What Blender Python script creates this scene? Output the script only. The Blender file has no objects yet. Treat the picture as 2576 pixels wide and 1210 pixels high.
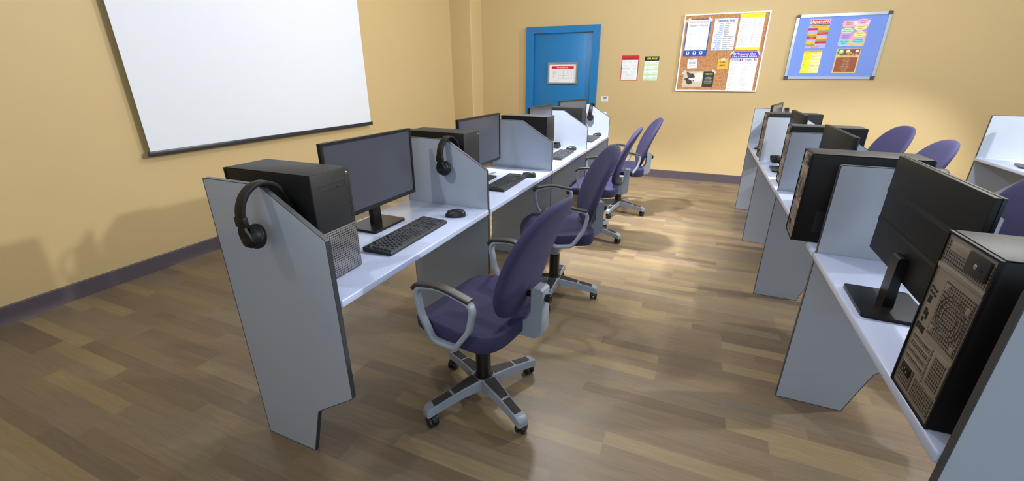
import bpy, bmesh, math, random
from mathutils import Vector, Matrix
R = math.radians
PI = math.pi
random.seed(7)
SC = bpy.context.scene
COL = SC.collection

# ------------------------------------------------------------------ materials
def lin(c):
    c = c / 255.0
    return c / 12.92 if c <= 0.04045 else ((c + 0.055) / 1.055) ** 2.4
def rgb(r, g, b):
    return (lin(r), lin(g), lin(b), 1.0)
def new_mat(name):
    m = bpy.data.materials.new(name)
    m.use_nodes = True
    nt = m.node_tree
    return m, nt, nt.nodes['Principled BSDF']
def N(nt, kind, **kw):
    n = nt.nodes.new(kind)
    for k, v in kw.items():
        setattr(n, k, v)
    return n
def math_node(nt, op, a, b=None, c=None):
    n = nt.nodes.new('ShaderNodeMath')
    n.operation = op
    for i, v in enumerate((a, b, c)):
        if v is None:
            continue
        if isinstance(v, (int, float)):
            n.inputs[i].default_value = v
        else:
            nt.links.new(v, n.inputs[i])
    return n.outputs[0]
def mix_col(nt, fac, a, b):
    n = nt.nodes.new('ShaderNodeMix')
    n.data_type = 'RGBA'
    for sock, v in ((n.inputs[0], fac), (n.inputs[6], a), (n.inputs[7], b)):
        if isinstance(v, (tuple, float, int)):
            sock.default_value = v
        else:
            nt.links.new(v, sock)
    return n.outputs[2]
def noise(nt, vec, scale, detail=3.0, rough=0.55):
    n = nt.nodes.new('ShaderNodeTexNoise')
    n.inputs['Scale'].default_value = scale
    n.inputs['Detail'].default_value = detail
    n.inputs['Roughness'].default_value = rough
    if vec is not None:
        nt.links.new(vec, n.inputs['Vector'])
    return n.outputs['Fac']
def obj_coord(nt):
    return nt.nodes.new('ShaderNodeTexCoord').outputs['Object']
def simple(name, col, rough=0.5, metal=0.0, spec=0.5, coat=0.0, var=0.06, vscale=14.0, bump=0.0, bscale=300.0, sheen=0.0):
    """a plain surface with a little procedural unevenness in tone and gloss"""
    m, nt, p = new_mat(name)
    co = obj_coord(nt)
    f = noise(nt, co, vscale, 4.0)
    d = tuple(max(0.0, x * (1 - var)) for x in col[:3]) + (1,)
    l = tuple(min(1.0, x * (1 + var)) for x in col[:3]) + (1,)
    nt.links.new(mix_col(nt, f, d, l), p.inputs['Base Color'])
    p.inputs['Roughness'].default_value = rough
    p.inputs['Metallic'].default_value = metal
    p.inputs['Specular IOR Level'].default_value = spec
    p.inputs['Coat Weight'].default_value = coat
    p.inputs['Coat Roughness'].default_value = 0.12
    if sheen:
        p.inputs['Sheen Weight'].default_value = sheen
        p.inputs['Sheen Roughness'].default_value = 0.4
        p.inputs['Sheen Tint'].default_value = (0.6, 0.6, 1.0, 1)
    if bump:
        b = nt.nodes.new('ShaderNodeBump')
        b.inputs['Strength'].default_value = bump
        b.inputs['Distance'].default_value = 0.002
        nt.links.new(noise(nt, co, bscale, 2.0), b.inputs['Height'])
        nt.links.new(b.outputs[0], p.inputs['Normal'])
    return m
def hole_mat(name, col, pitch, ratio, ax, metal=0.6, rough=0.4, off=(0.0, 0.0)):
    """sheet metal punched with square holes; ax = the two object axes of the sheet"""
    m, nt, p = new_mat(name)
    sep = nt.nodes.new('ShaderNodeSeparateXYZ')
    nt.links.new(obj_coord(nt), sep.inputs[0])
    ds = []
    for a, o in zip(ax, off):
        v = math_node(nt, 'MULTIPLY_ADD', sep.outputs['XYZ'.index(a)], 1.0 / pitch, 100.0 + o)
        v = math_node(nt, 'FRACT', v)
        ds.append(math_node(nt, 'ABSOLUTE', math_node(nt, 'SUBTRACT', v, 0.5)))
    hole = math_node(nt, 'LESS_THAN', math_node(nt, 'MAXIMUM', ds[0], ds[1]), ratio * 0.5)
    nt.links.new(mix_col(nt, hole, col, (0.004, 0.004, 0.004, 1)), p.inputs['Base Color'])
    nt.links.new(math_node(nt, 'MULTIPLY', math_node(nt, 'SUBTRACT', 1.0, hole), metal), p.inputs['Metallic'])
    p.inputs['Roughness'].default_value = rough
    return m
def floor_mat():
    m, nt, p = new_mat('wood_strip_floor')
    sep = nt.nodes.new('ShaderNodeSeparateXYZ')
    nt.links.new(obj_coord(nt), sep.inputs[0])
    x, y = sep.outputs[0], sep.outputs[1]
    W, L = 0.0705, 0.63
    yr = math_node(nt, 'DIVIDE', math_node(nt, 'ADD', y, 10.012), W)
    row = math_node(nt, 'FLOOR', yr)
    wn = N(nt, 'ShaderNodeTexWhiteNoise', noise_dimensions='1D')
    nt.links.new(row, wn.inputs['W'])
    sh = math_node(nt, 'MULTIPLY', math_node(nt, 'FLOOR', math_node(nt, 'MULTIPLY', wn.outputs['Value'], 8.0)), 0.25)
    xr = math_node(nt, 'ADD', math_node(nt, 'DIVIDE', math_node(nt, 'ADD', x, 10.0), L), sh)
    idx = math_node(nt, 'FLOOR', xr)
    comb = nt.nodes.new('ShaderNodeCombineXYZ')
    nt.links.new(row, comb.inputs[0]); nt.links.new(idx, comb.inputs[1])
    wn2 = N(nt, 'ShaderNodeTexWhiteNoise', noise_dimensions='3D')
    nt.links.new(comb.outputs[0], wn2.inputs['Vector'])
    ramp = nt.nodes.new('ShaderNodeValToRGB')
    e = ramp.color_ramp.elements
    e[0].position = 0.0; e[0].color = rgb(108, 92, 74)
    e[1].position = 1.0; e[1].color = rgb(146, 127, 95)
    for pos, c in ((0.22, rgb(123, 102, 78)), (0.45, rgb(131, 112, 86)), (0.62, rgb(121, 107, 89)), (0.8, rgb(139, 119, 85))):
        k = e.new(pos); k.color = c
    nt.links.new(wn2.outputs['Value'], ramp.inputs[0])
    # grain, stretched along the strip and different in each strip
    gv = nt.nodes.new('ShaderNodeCombineXYZ')
    nt.links.new(math_node(nt, 'MULTIPLY_ADD', wn2.outputs['Value'], 37.0, math_node(nt, 'MULTIPLY', x, 2.6)), gv.inputs[0])
    nt.links.new(math_node(nt, 'MULTIPLY', y, 46.0), gv.inputs[1])
    wob = noise(nt, obj_coord(nt), 9.0, 2.0)
    gadd = nt.nodes.new('ShaderNodeVectorMath'); gadd.operation = 'ADD'
    gw = nt.nodes.new('ShaderNodeCombineXYZ')
    nt.links.new(math_node(nt, 'MULTIPLY', wob, 1.6), gw.inputs[1])
    nt.links.new(gv.outputs[0], gadd.inputs[0]); nt.links.new(gw.outputs[0], gadd.inputs[1])
    g = noise(nt, gadd.outputs[0], 1.5, 7.0, 0.62)
    gr = nt.nodes.new('ShaderNodeMapRange')
    for k, v in (('From Min', 0.3), ('From Max', 0.72), ('To Min', 0.80), ('To Max', 1.12)):
        gr.inputs[k].default_value = v
    nt.links.new(g, gr.inputs['Value'])
    mul = nt.nodes.new('ShaderNodeMix'); mul.data_type = 'RGBA'; mul.blend_type = 'MULTIPLY'
    mul.inputs[0].default_value = 1.0
    nt.links.new(ramp.outputs[0], mul.inputs[6])
    cc = nt.nodes.new('ShaderNodeCombineXYZ')
    for i in range(3):
        nt.links.new(gr.outputs[0], cc.inputs[i])
    nt.links.new(cc.outputs[0], mul.inputs[7])
    fy = math_node(nt, 'FRACT', yr); fx = math_node(nt, 'FRACT', xr)
    ey = math_node(nt, 'MULTIPLY', math_node(nt, 'MINIMUM', fy, math_node(nt, 'SUBTRACT', 1.0, fy)), W)
    ex = math_node(nt, 'MULTIPLY', math_node(nt, 'MINIMUM', fx, math_node(nt, 'SUBTRACT', 1.0, fx)), L)
    seam = math_node(nt, 'LESS_THAN', math_node(nt, 'MINIMUM', ex, ey), 0.0013)
    seamf = math_node(nt, 'MULTIPLY', seam, 0.6)
    nt.links.new(mix_col(nt, seamf, mix_col(nt, math_node(nt, 'MULTIPLY', noise(nt, obj_coord(nt), 5.0, 4.0), 0.22), mul.outputs[2], rgb(110, 108, 102)), rgb(119, 116, 112)), p.inputs['Base Color'])
    rr = nt.nodes.new('ShaderNodeMapRange')
    for k, v in (('To Min', 0.30), ('To Max', 0.44)):
        rr.inputs[k].default_value = v
    nt.links.new(g, rr.inputs['Value'])
    nt.links.new(rr.outputs[0], p.inputs['Roughness'])
    p.inputs['Specular IOR Level'].default_value = 0.45
    bp = nt.nodes.new('ShaderNodeBump')
    bp.inputs['Strength'].default_value = 0.12; bp.inputs['Distance'].default_value = 0.001
    nt.links.new(math_node(nt, 'SUBTRACT', g, seam), bp.inputs['Height'])
    nt.links.new(bp.outputs[0], p.inputs['Normal'])
    return m
def cork_mat():
    m, nt, p = new_mat('cork')
    co = obj_coord(nt)
    v = nt.nodes.new('ShaderNodeTexVoronoi')
    v.inputs['Scale'].default_value = 95.0
    nt.links.new(co, v.inputs['Vector'])
    ramp = nt.nodes.new('ShaderNodeValToRGB')
    e = ramp.color_ramp.elements
    e[0].color = rgb(160, 104, 62); e[1].color = rgb(226, 178, 132)
    k = e.new(0.5); k.color = rgb(200, 146, 98)
    bw = nt.nodes.new('ShaderNodeRGBToBW')
    nt.links.new(v.outputs['Color'], bw.inputs[0])
    nt.links.new(bw.outputs[0], ramp.inputs[0])
    nt.links.new(mix_col(nt, math_node(nt, 'MULTIPLY', noise(nt, co, 60, 5), 0.5), ramp.outputs[0], rgb(150, 96, 58)), p.inputs['Base Color'])
    p.inputs['Roughness'].default_value = 0.9
    return m

M = {}
M['wall'] = simple('yellow_wall_paint', rgb(203, 179, 131), 0.5, var=0.02, vscale=2.0, spec=0.3)
M['ceil'] = simple('white_ceiling_paint', rgb(225, 226, 230), 0.9, var=0.02)
M['floor'] = floor_mat()
M['base'] = simple('dark_skirting', rgb(84, 76, 84), 0.42, var=0.05)
M['screen'] = simple('white_screen_fabric', rgb(226, 232, 242), 0.75, var=0.01)
M['bar'] = simple('black_bar', rgb(44, 48, 52), 0.35)
M['door'] = simple('blue_paint', rgb(18, 118, 182), 0.4, var=0.03)
M['panel'] = simple('pale_grey_laminate', rgb(153, 161, 174), 0.16, var=0.015, spec=0.5)
M['edge'] = simple('dark_edge_strip', rgb(54, 58, 64), 0.35)
M['desk'] = simple('white_desk_laminate', rgb(184, 195, 224), 0.2, var=0.012, spec=0.5)
M['black'] = simple('black_plastic', rgb(24, 24, 25), 0.42, var=0.1)
M['case'] = simple('black_case_paint', rgb(15, 15, 16), 0.5, var=0.08, spec=0.22)
M['casetop'] = simple('charcoal_plastic', rgb(42, 43, 44), 0.52, var=0.05, spec=0.3)
M['steel'] = simple('grey_steel', rgb(150, 143, 135), 0.42, metal=0.6, var=0.06)
M['steeldark'] = simple('dark_fan_steel', rgb(70, 66, 62), 0.5, metal=0.5)
M['chrome'] = simple('bright_metal', rgb(190, 190, 190), 0.25, metal=0.9)
M['hole'] = simple('dark_opening', rgb(6, 6, 6), 0.8)
M['line'] = simple('seam_line', rgb(8, 8, 8), 0.7)
M['grille'] = hole_mat('punched_front_grille', rgb(150, 150, 150), 0.0088, 0.56, 'YZ', 0.7, 0.38)
M['vent'] = hole_mat('punched_rear_steel', rgb(150, 143, 135), 0.0074, 0.70, 'YZ', 0.7, 0.42)
M['sidevent'] = hole_mat('punched_side_black', rgb(22, 22, 24), 0.0075, 0.6, 'XZ', 0.0, 0.4)
M['display'] = simple('dark_screen_glass', rgb(74, 77, 86), 0.22, var=0.02, spec=0.5)
M['bezel'] = simple('black_bezel', rgb(26, 29, 32), 0.34, var=0.05)
M['shell'] = simple('black_monitor_back', rgb(20, 20, 20), 0.5, var=0.04, spec=0.2)
M['ridge'] = simple('dark_grey_strip', rgb(31, 31, 32), 0.55, spec=0.25)
M['stand'] = simple('black_stand', rgb(18, 18, 18), 0.3, var=0.05, spec=0.35)
M['kb'] = simple('keyboard_body', rgb(38, 40, 43), 0.4, spec=0.5)
M['key'] = simple('keycap', rgb(56, 59, 64), 0.4, spec=0.5)
M['mouse'] = simple('mouse_plastic', rgb(24, 25, 27), 0.38, spec=0.4)
M['phones'] = simple('matt_black', rgb(16, 16, 17), 0.5, spec=0.3)
M['pad'] = simple('black_leatherette', rgb(20, 21, 23), 0.42, bump=0.1, spec=0.35)
M['fabric'] = simple('purple_fabric', rgb(38, 35, 73), 0.8, var=0.12, vscale=90.0, bump=0.5, bscale=420.0, sheen=0.06)
M['frame'] = simple('grey_plastic', rgb(136, 144, 156), 0.4, var=0.02)
M['armpad'] = simple('dark_arm_pad', rgb(52, 49, 47), 0.4)
M['inlay'] = simple('dark_brown_inlay', rgb(46, 43, 40), 0.45)
M['column'] = simple('black_column', rgb(22, 21, 20), 0.22)
M['cork'] = cork_mat()
M['wframe'] = simple('white_frame', rgb(240, 240, 244), 0.45)
M['alu'] = simple('brushed_aluminium', rgb(170, 172, 176), 0.32, metal=0.85)
M['cap'] = simple('dark_corner_cap', rgb(62, 64, 68), 0.45)
M['blueboard'] = simple('blue_felt', rgb(126, 156, 236), 0.85, var=0.02)
def paper(name, r, g, b):
    if name not in M:
        M[name] = simple(name, rgb(r, g, b), 0.7, var=0.01)
    return M[name]
paper('p_white', 240, 243, 248); paper('p_blue', 36, 84, 176); paper('p_pink', 236, 112, 118); paper('p_navy', 40, 70, 140)
paper('p_ltblue', 168, 196, 226); paper('p_midblue', 60, 128, 220); paper('p_black', 30, 30, 32); paper('p_grey', 130, 138, 152)
paper('p_yellow', 250, 240, 60); paper('p_olive', 150, 146, 50); paper('p_violet', 76, 72, 214); paper('p_red', 206, 34, 42)
paper('p_gold', 240, 190, 44); paper('p_tape', 214, 214, 210); paper('p_pinktape', 236, 160, 176); paper('p_char', 52, 52, 54)
paper('p_cream', 214, 202, 178); paper('p_fur', 84, 68, 66); paper('p_furwhite', 232, 230, 228); paper('p_lilac', 186, 182, 240)
paper('p_lemon', 252, 240, 150); paper('p_paleyellow', 252, 248, 200); paper('p_amber', 236, 184, 60); paper('p_moss', 160, 160, 50)
paper('p_brown', 158, 92, 58); paper('p_peach', 246, 204, 128); paper('p_mint', 206, 244, 200); paper('p_cyan', 130, 226, 236)
paper('p_rose', 246, 182, 190); paper('p_mauve', 206, 160, 236); paper('p_bubblepink', 246, 186, 226); paper('p_green', 70, 170, 90)
paper('p_lightgreen', 206, 242, 196); paper('p_orange', 244, 160, 60); paper('p_lime', 170, 214, 80); paper('p_magenta', 214, 70, 130)
paper('p_slate', 92, 96, 100); paper('p_sky', 150, 160, 236); paper('p_brightyellow', 236, 232, 40); paper('p_faint', 186, 190, 200)
paper('p_darkred', 120, 20, 26)

# ------------------------------------------------------------------ mesh helpers
class MB:
    def __init__(self):
        self.bm = bmesh.new()
    def box(self, x0, x1, y0, y1, z0, z1, bevel=0.0, seg=2, mat=None):
        r = bmesh.ops.create_cube(self.bm, size=1.0)
        vs = r['verts']
        for v in vs:
            v.co = Vector(((x0 + x1) / 2 + v.co.x * (x1 - x0), (y0 + y1) / 2 + v.co.y * (y1 - y0), (z0 + z1) / 2 + v.co.z * (z1 - z0)))
        if bevel > 0:
            es = list({e for v in vs for e in v.link_edges})
            bmesh.ops.bevel(self.bm, geom=es, offset=bevel, segments=seg, affect='EDGES', profile=0.5)
        return self
    def prism(self, pts, axis, a, b):
        """closed 2D outline extruded along axis; pts are the two other coordinates in xyz order"""
        def P(p, t):
            if axis == 'x': return (t, p[0], p[1])
            if axis == 'y': return (p[0], t, p[1])
            return (p[0], p[1], t)
        lo = [self.bm.verts.new(P(p, a)) for p in pts]
        hi = [self.bm.verts.new(P(p, b)) for p in pts]
        n = len(pts)
        self.bm.faces.new(lo); self.bm.faces.new(hi)
        for i in range(n):
            self.bm.faces.new((lo[i], lo[(i + 1) % n], hi[(i + 1) % n], hi[i]))
        return self
    def ring_prism(self, outer, inner, axis, a, b):
        def P(p, t):
            if axis == 'x': return (t, p[0], p[1])
            if axis == 'y': return (p[0], t, p[1])
            return (p[0], p[1], t)
        n = len(outer)
        V = [[self.bm.verts.new(P(p, t)) for p in pts] for pts, t in ((outer, a), (outer, b), (inner, a), (inner, b))]
        for i in range(n):
            j = (i + 1) % n
            self.bm.faces.new((V[0][i], V[0][j], V[1][j], V[1][i]))
            self.bm.faces.new((V[2][i], V[2][j], V[3][j], V[3][i]))
            self.bm.faces.new((V[0][i], V[0][j], V[2][j], V[2][i]))
            self.bm.faces.new((V[1][i], V[1][j], V[3][j], V[3][i]))
        return self
    def lathe(self, prof, c=(0, 0, 0), axis='z', seg=24, M4=None):
        """prof = [(r, h)...] turned about an axis through c"""
        rings = []
        for r, h in prof:
            ring = []
            for k in range(seg):
                a = 2 * PI * k / seg
                u, w = r * math.cos(a), r * math.sin(a)
                p = {'z': (u, w, h), 'x': (h, u, w), 'y': (u, h, w)}[axis]
                p = Vector(p)
                if M4 is not None:
                    p = M4 @ p
                ring.append(self.bm.verts.new(p + Vector(c)))
            rings.append(ring)
        for A, B in zip(rings, rings[1:]):
            for k in range(seg):
                self.bm.faces.new((A[k], A[(k + 1) % seg], B[(k + 1) % seg], B[k]))
        self.bm.faces.new(rings[0]); self.bm.faces.new(rings[-1])
        return self
    def sweep(self, path, section, closed=False, normal=None):
        """path = points; section = [(s, t)] in the frame (side, normal); normal is a fixed plane normal"""
        n = len(path); rings = []
        path = [Vector(p) for p in path]
        for i, p in enumerate(path):
            if closed:
                t = path[(i + 1) % n] - path[i - 1]
            else:
                t = path[min(i + 1, n - 1)] - path[max(i - 1, 0)]
            t.normalize()
            nn = Vector(normal) if normal is not None else (Vector((0, 0, 1)) if abs(t.z) < 0.95 else Vector((1, 0, 0)))
            side = t.cross(nn).normalized()
            nn = side.cross(t).normalized()
            rings.append([self.bm.verts.new(p + side * s + nn * q) for s, q in section])
        m = len(section)
        for i in range(n if closed else n - 1):
            A, B = rings[i], rings[(i + 1) % n]
            for k in range(m):
                self.bm.faces.new((A[k], A[(k + 1) % m], B[(k + 1) % m], B[k]))
        if not closed:
            self.bm.faces.new(rings[0]); self.bm.faces.new(rings[-1])
        return self
    def build(self, name, mat, parent=None, smooth=True, angle=35, loc=None, rot=None):
        bmesh.ops.recalc_face_normals(self.bm, faces=self.bm.faces)
        me = bpy.data.meshes.new(name)
        self.bm.to_mesh(me); self.bm.free()
        me.materials.append(mat)
        if smooth:
            for p in me.polygons:
                p.use_smooth = True
            try:
                me.set_sharp_from_angle(angle=R(angle))
            except Exception:
                pass
        o = bpy.data.objects.new(name, me)
        COL.objects.link(o)
        if parent is not None:
            o.parent = parent
        if loc is not None: o.location = loc
        if rot is not None: o.rotation_euler = rot
        return o
def circ(r, n=10, sx=1.0, sy=1.0):
    return [(r * sx * math.cos(2 * PI * k / n), r * sy * math.sin(2 * PI * k / n)) for k in range(n)]
def fillet(pts, rad, seg=5, closed=True):
    """round the corners of a polyline (2D or 3D tuples); rad number or list"""
    P = [Vector(p) for p in pts]; n = len(P); out = []
    for i in range(n):
        r = rad[i] if isinstance(rad, (list, tuple)) else rad
        if r <= 0 or (not closed and i in (0, n - 1)):
            out.append(P[i]); continue
        a, b, c = P[i - 1], P[i], P[(i + 1) % n]
        d1, d2 = (a - b), (c - b)
        ang = d1.angle(d2)
        t = min(r / math.tan(ang / 2), d1.length * 0.48, d2.length * 0.48)
        q1, q2 = b + d1.normalized() * t, b + d2.normalized() * t
        for k in range(seg + 1):
            s = k / seg
            out.append(q1 * (1 - s) ** 2 + b * 2 * s * (1 - s) + q2 * s * s)
    return [tuple(v) for v in out]
def inset(pts, d):
    """offset a closed 2D outline inwards by d"""
    n = len(pts); out = []
    area = sum(pts[i][0] * pts[(i + 1) % n][1] - pts[(i + 1) % n][0] * pts[i][1] for i in range(n))
    sg = 1 if area > 0 else -1
    for i in range(n):
        a, b, c = (Vector(pts[i - 1]), Vector(pts[i]), Vector(pts[(i + 1) % n]))
        e1, e2 = (b - a).normalized(), (c - b).normalized()
        n1, n2 = Vector((-e1.y, e1.x)) * sg, Vector((-e2.y, e2.x)) * sg
        m = (n1 + n2)
        k = d / max(0.4, (1 + n1.dot(n2)))
        out.append(tuple(b + m * k))
    return out
def empty(name, loc=(0, 0, 0), rz=0.0):
    o = bpy.data.objects.new(name, None)
    o.empty_display_size = 0.1
    o.location = loc; o.rotation_euler = (0, 0, rz)
    COL.objects.link(o)
    return o
def tag(o, label, cat, group=None):
    o['label'] = label; o['category'] = cat
    if group: o['group'] = group
    return o
def struct(o):
    o['kind'] = 'structure'
    return o
def copy_tree(o, parent=None):
    c = o.copy(); COL.objects.link(c)
    if parent is not None: c.parent = parent
    for ch in list(o.children):
        copy_tree(ch, c)
    return c
def place(o, x, y, z, deg):
    o.location = (x, y, z); o.rotation_euler = (0, 0, R(deg))
    return o

# ------------------------------------------------------------------ the room
YB, XR, YF, ZC = 6.664, 10.4, -2.2, 3.4
def slab(name, x0, x1, y0, y1, z0, z1, m, bevel=0.0):
    return struct(MB().box(x0, x1, y0, y1, z0, z1, bevel).build(name, m, smooth=bevel > 0))
slab('floor', -0.1, XR + 0.1, YF - 0.1, YB + 0.1, -0.1, 0.0, M['floor'])
slab('ceiling', -0.1, XR + 0.1, YF - 0.1, YB + 0.1, ZC, ZC + 0.1, M['ceil'])
slab('wall_left', -0.1, 0.0, YF - 0.1, YB + 0.1, 0.0, ZC, M['wall'])
slab('wall_right', XR, XR + 0.1, YF - 0.1, YB + 0.1, 0.0, ZC, M['wall'])
wf = MB()
wf.box(0.0, XR, YF - 0.1, YF, 0.0, 0.75); wf.box(0.0, XR, YF - 0.1, YF, 2.75, ZC)
wf.box(0.0, 3.3, YF - 0.1, YF, 0.75, 2.75); wf.box(9.3, XR, YF - 0.1, YF, 0.75, 2.75)
struct(wf.build('wall_front', M['wall'], smooth=False))
wn = MB()
for xx in (3.3, 4.77, 6.27, 7.77, 9.24):
    wn.box(xx, xx + 0.06, YF - 0.08, YF - 0.02, 0.75, 2.75)
wn.box(3.3, 9.3, YF - 0.08, YF - 0.02, 0.75, 0.81); wn.box(3.3, 9.3, YF - 0.08, YF - 0.02, 2.69, 2.75)
struct(wn.build('added_window_1', M['wframe'], smooth=False))  # window added behind the camera, out of view, to go with the bluish fill
slab('wall_back', 0.0, XR, YB, YB + 0.1, 0.0, ZC, M['wall'])
# boxed-in pillar in the corner
pts = fillet([(0.0, 6.326), (0.357, 6.326), (0.363, YB), (0.0, YB)], [0, 0.02, 0, 0], 4)
struct(MB().prism(pts, 'z', 0.0, ZC).build('trim_1', M['wall']))
def skirting(name, pts, axis, a, b):
    return struct(MB().prism(pts, axis, a, b).build(name, M['base']))
HB = 0.1124
skirting('baseboard_left', [(0, 0), (0.014, 0), (0.014, HB - 0.006), (0.008, HB), (0, HB)], 'y', YF, 6.326)
for nm, a, b in (('baseboard_back', 2.257, XR), ('baseboard_back_corner', 0.363, 1.141)):
    skirting(nm, [(YB, 0), (YB - 0.014, 0), (YB - 0.014, HB - 0.006), (YB - 0.008, HB), (YB, HB)], 'x', a, b)
# the blue door in its frame
dr = struct(empty('door_1', (1.699, YB, 0)))
out = [(-0.558, 0.0), (-0.558, 2.092), (0.558, 2.092), (0.558, 0.0)]
inn = [(-0.45, 0.0), (-0.45, 2.004), (0.46, 2.004), (0.46, 0.0)]
poly = [(-0.558, 0.0), (-0.558, 2.092), (0.558, 2.092), (0.558, 0.0), (0.46, 0.0), (0.46, 2.004), (-0.44, 2.004), (-0.44, 0.0)]
MB().prism(poly, 'y', -0.045, 0.0).build('door_frame', M['door'], dr, smooth=False)
MB().box(-0.436, 0.456, -0.012, -0.001, 0.006, 1.997, 0.002).build('door_panel', M['door'], dr)
hd = MB().box(0.385, 0.425, -0.02, -0.012, 0.93, 1.07, 0.003)
hd.sweep(fillet([(0.405, -0.018, 1.02), (0.405, -0.058, 1.02), (0.30, -0.058, 1.02)], 0.015, 4, False), circ(0.009, 10))
hd.build('door_handle', M['chrome'], dr)

# projector screen on the left wall
ps = tag(empty('projector_screen', (0.0, 3.055, 0.0)), 'large white pull-down projector screen on the yellow wall', 'projector screen')
MB().box(0.056, 0.059, -1.188, 1.186, 0.893, 2.56).build('screen_fabric', M['screen'], ps, smooth=False)
MB().box(0.046, 0.070, -1.206, 1.208, 0.861, 0.897, 0.004).build('weight_bar', M['bar'], ps)
MB().box(0.006, 0.115, -1.27, 1.27, 2.53, 2.65, 0.02, 3).build('roller_case', M['wframe'], ps)
for yy in (-1.0, 1.0):
    MB().box(0.0, 0.012, yy - 0.03, yy + 0.03, 2.52, 2.67, 0.002).build('wall_mount', M['alu'], ps)

# ------------------------------------------------------------------ carrel desks
ROWX, ROWY, PITCH = 2.223, 0.914, 1.1004
PROF = [(0.0, 0.0), (0.0, 1.102), (0.266, 1.102), (0.513, 0.9525), (0.513, 0.3504), (0.325, 0.226), (0.2585, 0.0)]
PROF = fillet(PROF, [0, 0.012, 0.01, 0.01, 0.012, 0.045, 0.0], 5)
TH = 0.016
def side_panel(parent, y):
    p = MB().prism(inset(PROF, 0.0022), 'y', y, y + TH).build('side_panel', M['panel'], parent, smooth=False)
    MB().ring_prism(PROF, inset(PROF, 0.0026), 'y', y - 0.0006, y + TH + 0.0006).build('edge_strip', M['edge'], p)
def carrel(loc, last):
    t = empty('carrel_desk', loc)
    side_panel(t, 0.0)
    if last:
        side_panel(t, PITCH)
    MB().box(-0.008, 0.520, TH + 0.001, PITCH - 0.001, 0.712, 0.74, 0.005, 3).build('desktop', M['desk'], t)
    return t
ROWS = {'left': (0.0, 0.0), 'middle': (2.02, 0.0), 'right': (3.826, -0.146)}
ordn = ['nearest the camera', 'second from the camera', 'third from the camera', 'farthest from the camera']
for i in range(4):
    t = carrel((ROWX, ROWY + i * PITCH, 0), i == 3)
    tag(t, ['white-topped carrel desk whose grey end panel faces the camera, first in the left row',
            'white-topped carrel desk second from the camera in the left row',
            'white-topped carrel desk third from the camera in the left row',
            'white carrel desk at the far end of the left row, before the blue door'][i], 'desk', 'carrel desks in the left row')
for i in range(4):
    t = carrel((ROWX + 2.02, ROWY + i * PITCH, 0), i == 3)
    tag(t, ['carrel desk in the lower right corner of the photo, under the large computer tower',
            'carrel desk seen from behind, second from the camera in the middle row',
            'carrel desk seen from behind, third from the camera in the middle row',
            'carrel desk seen from behind, last in the middle row, nearest the yellow back wall'][i], 'desk', 'carrel desks in the middle row')
t = carrel((ROWX + 3.826, ROWY + 3 * PITCH - 0.146, 0), True)
tag(t, 'brightly lit white carrel desk cut off by the right edge of the photo', 'desk')
DZ = 0.7402

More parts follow.
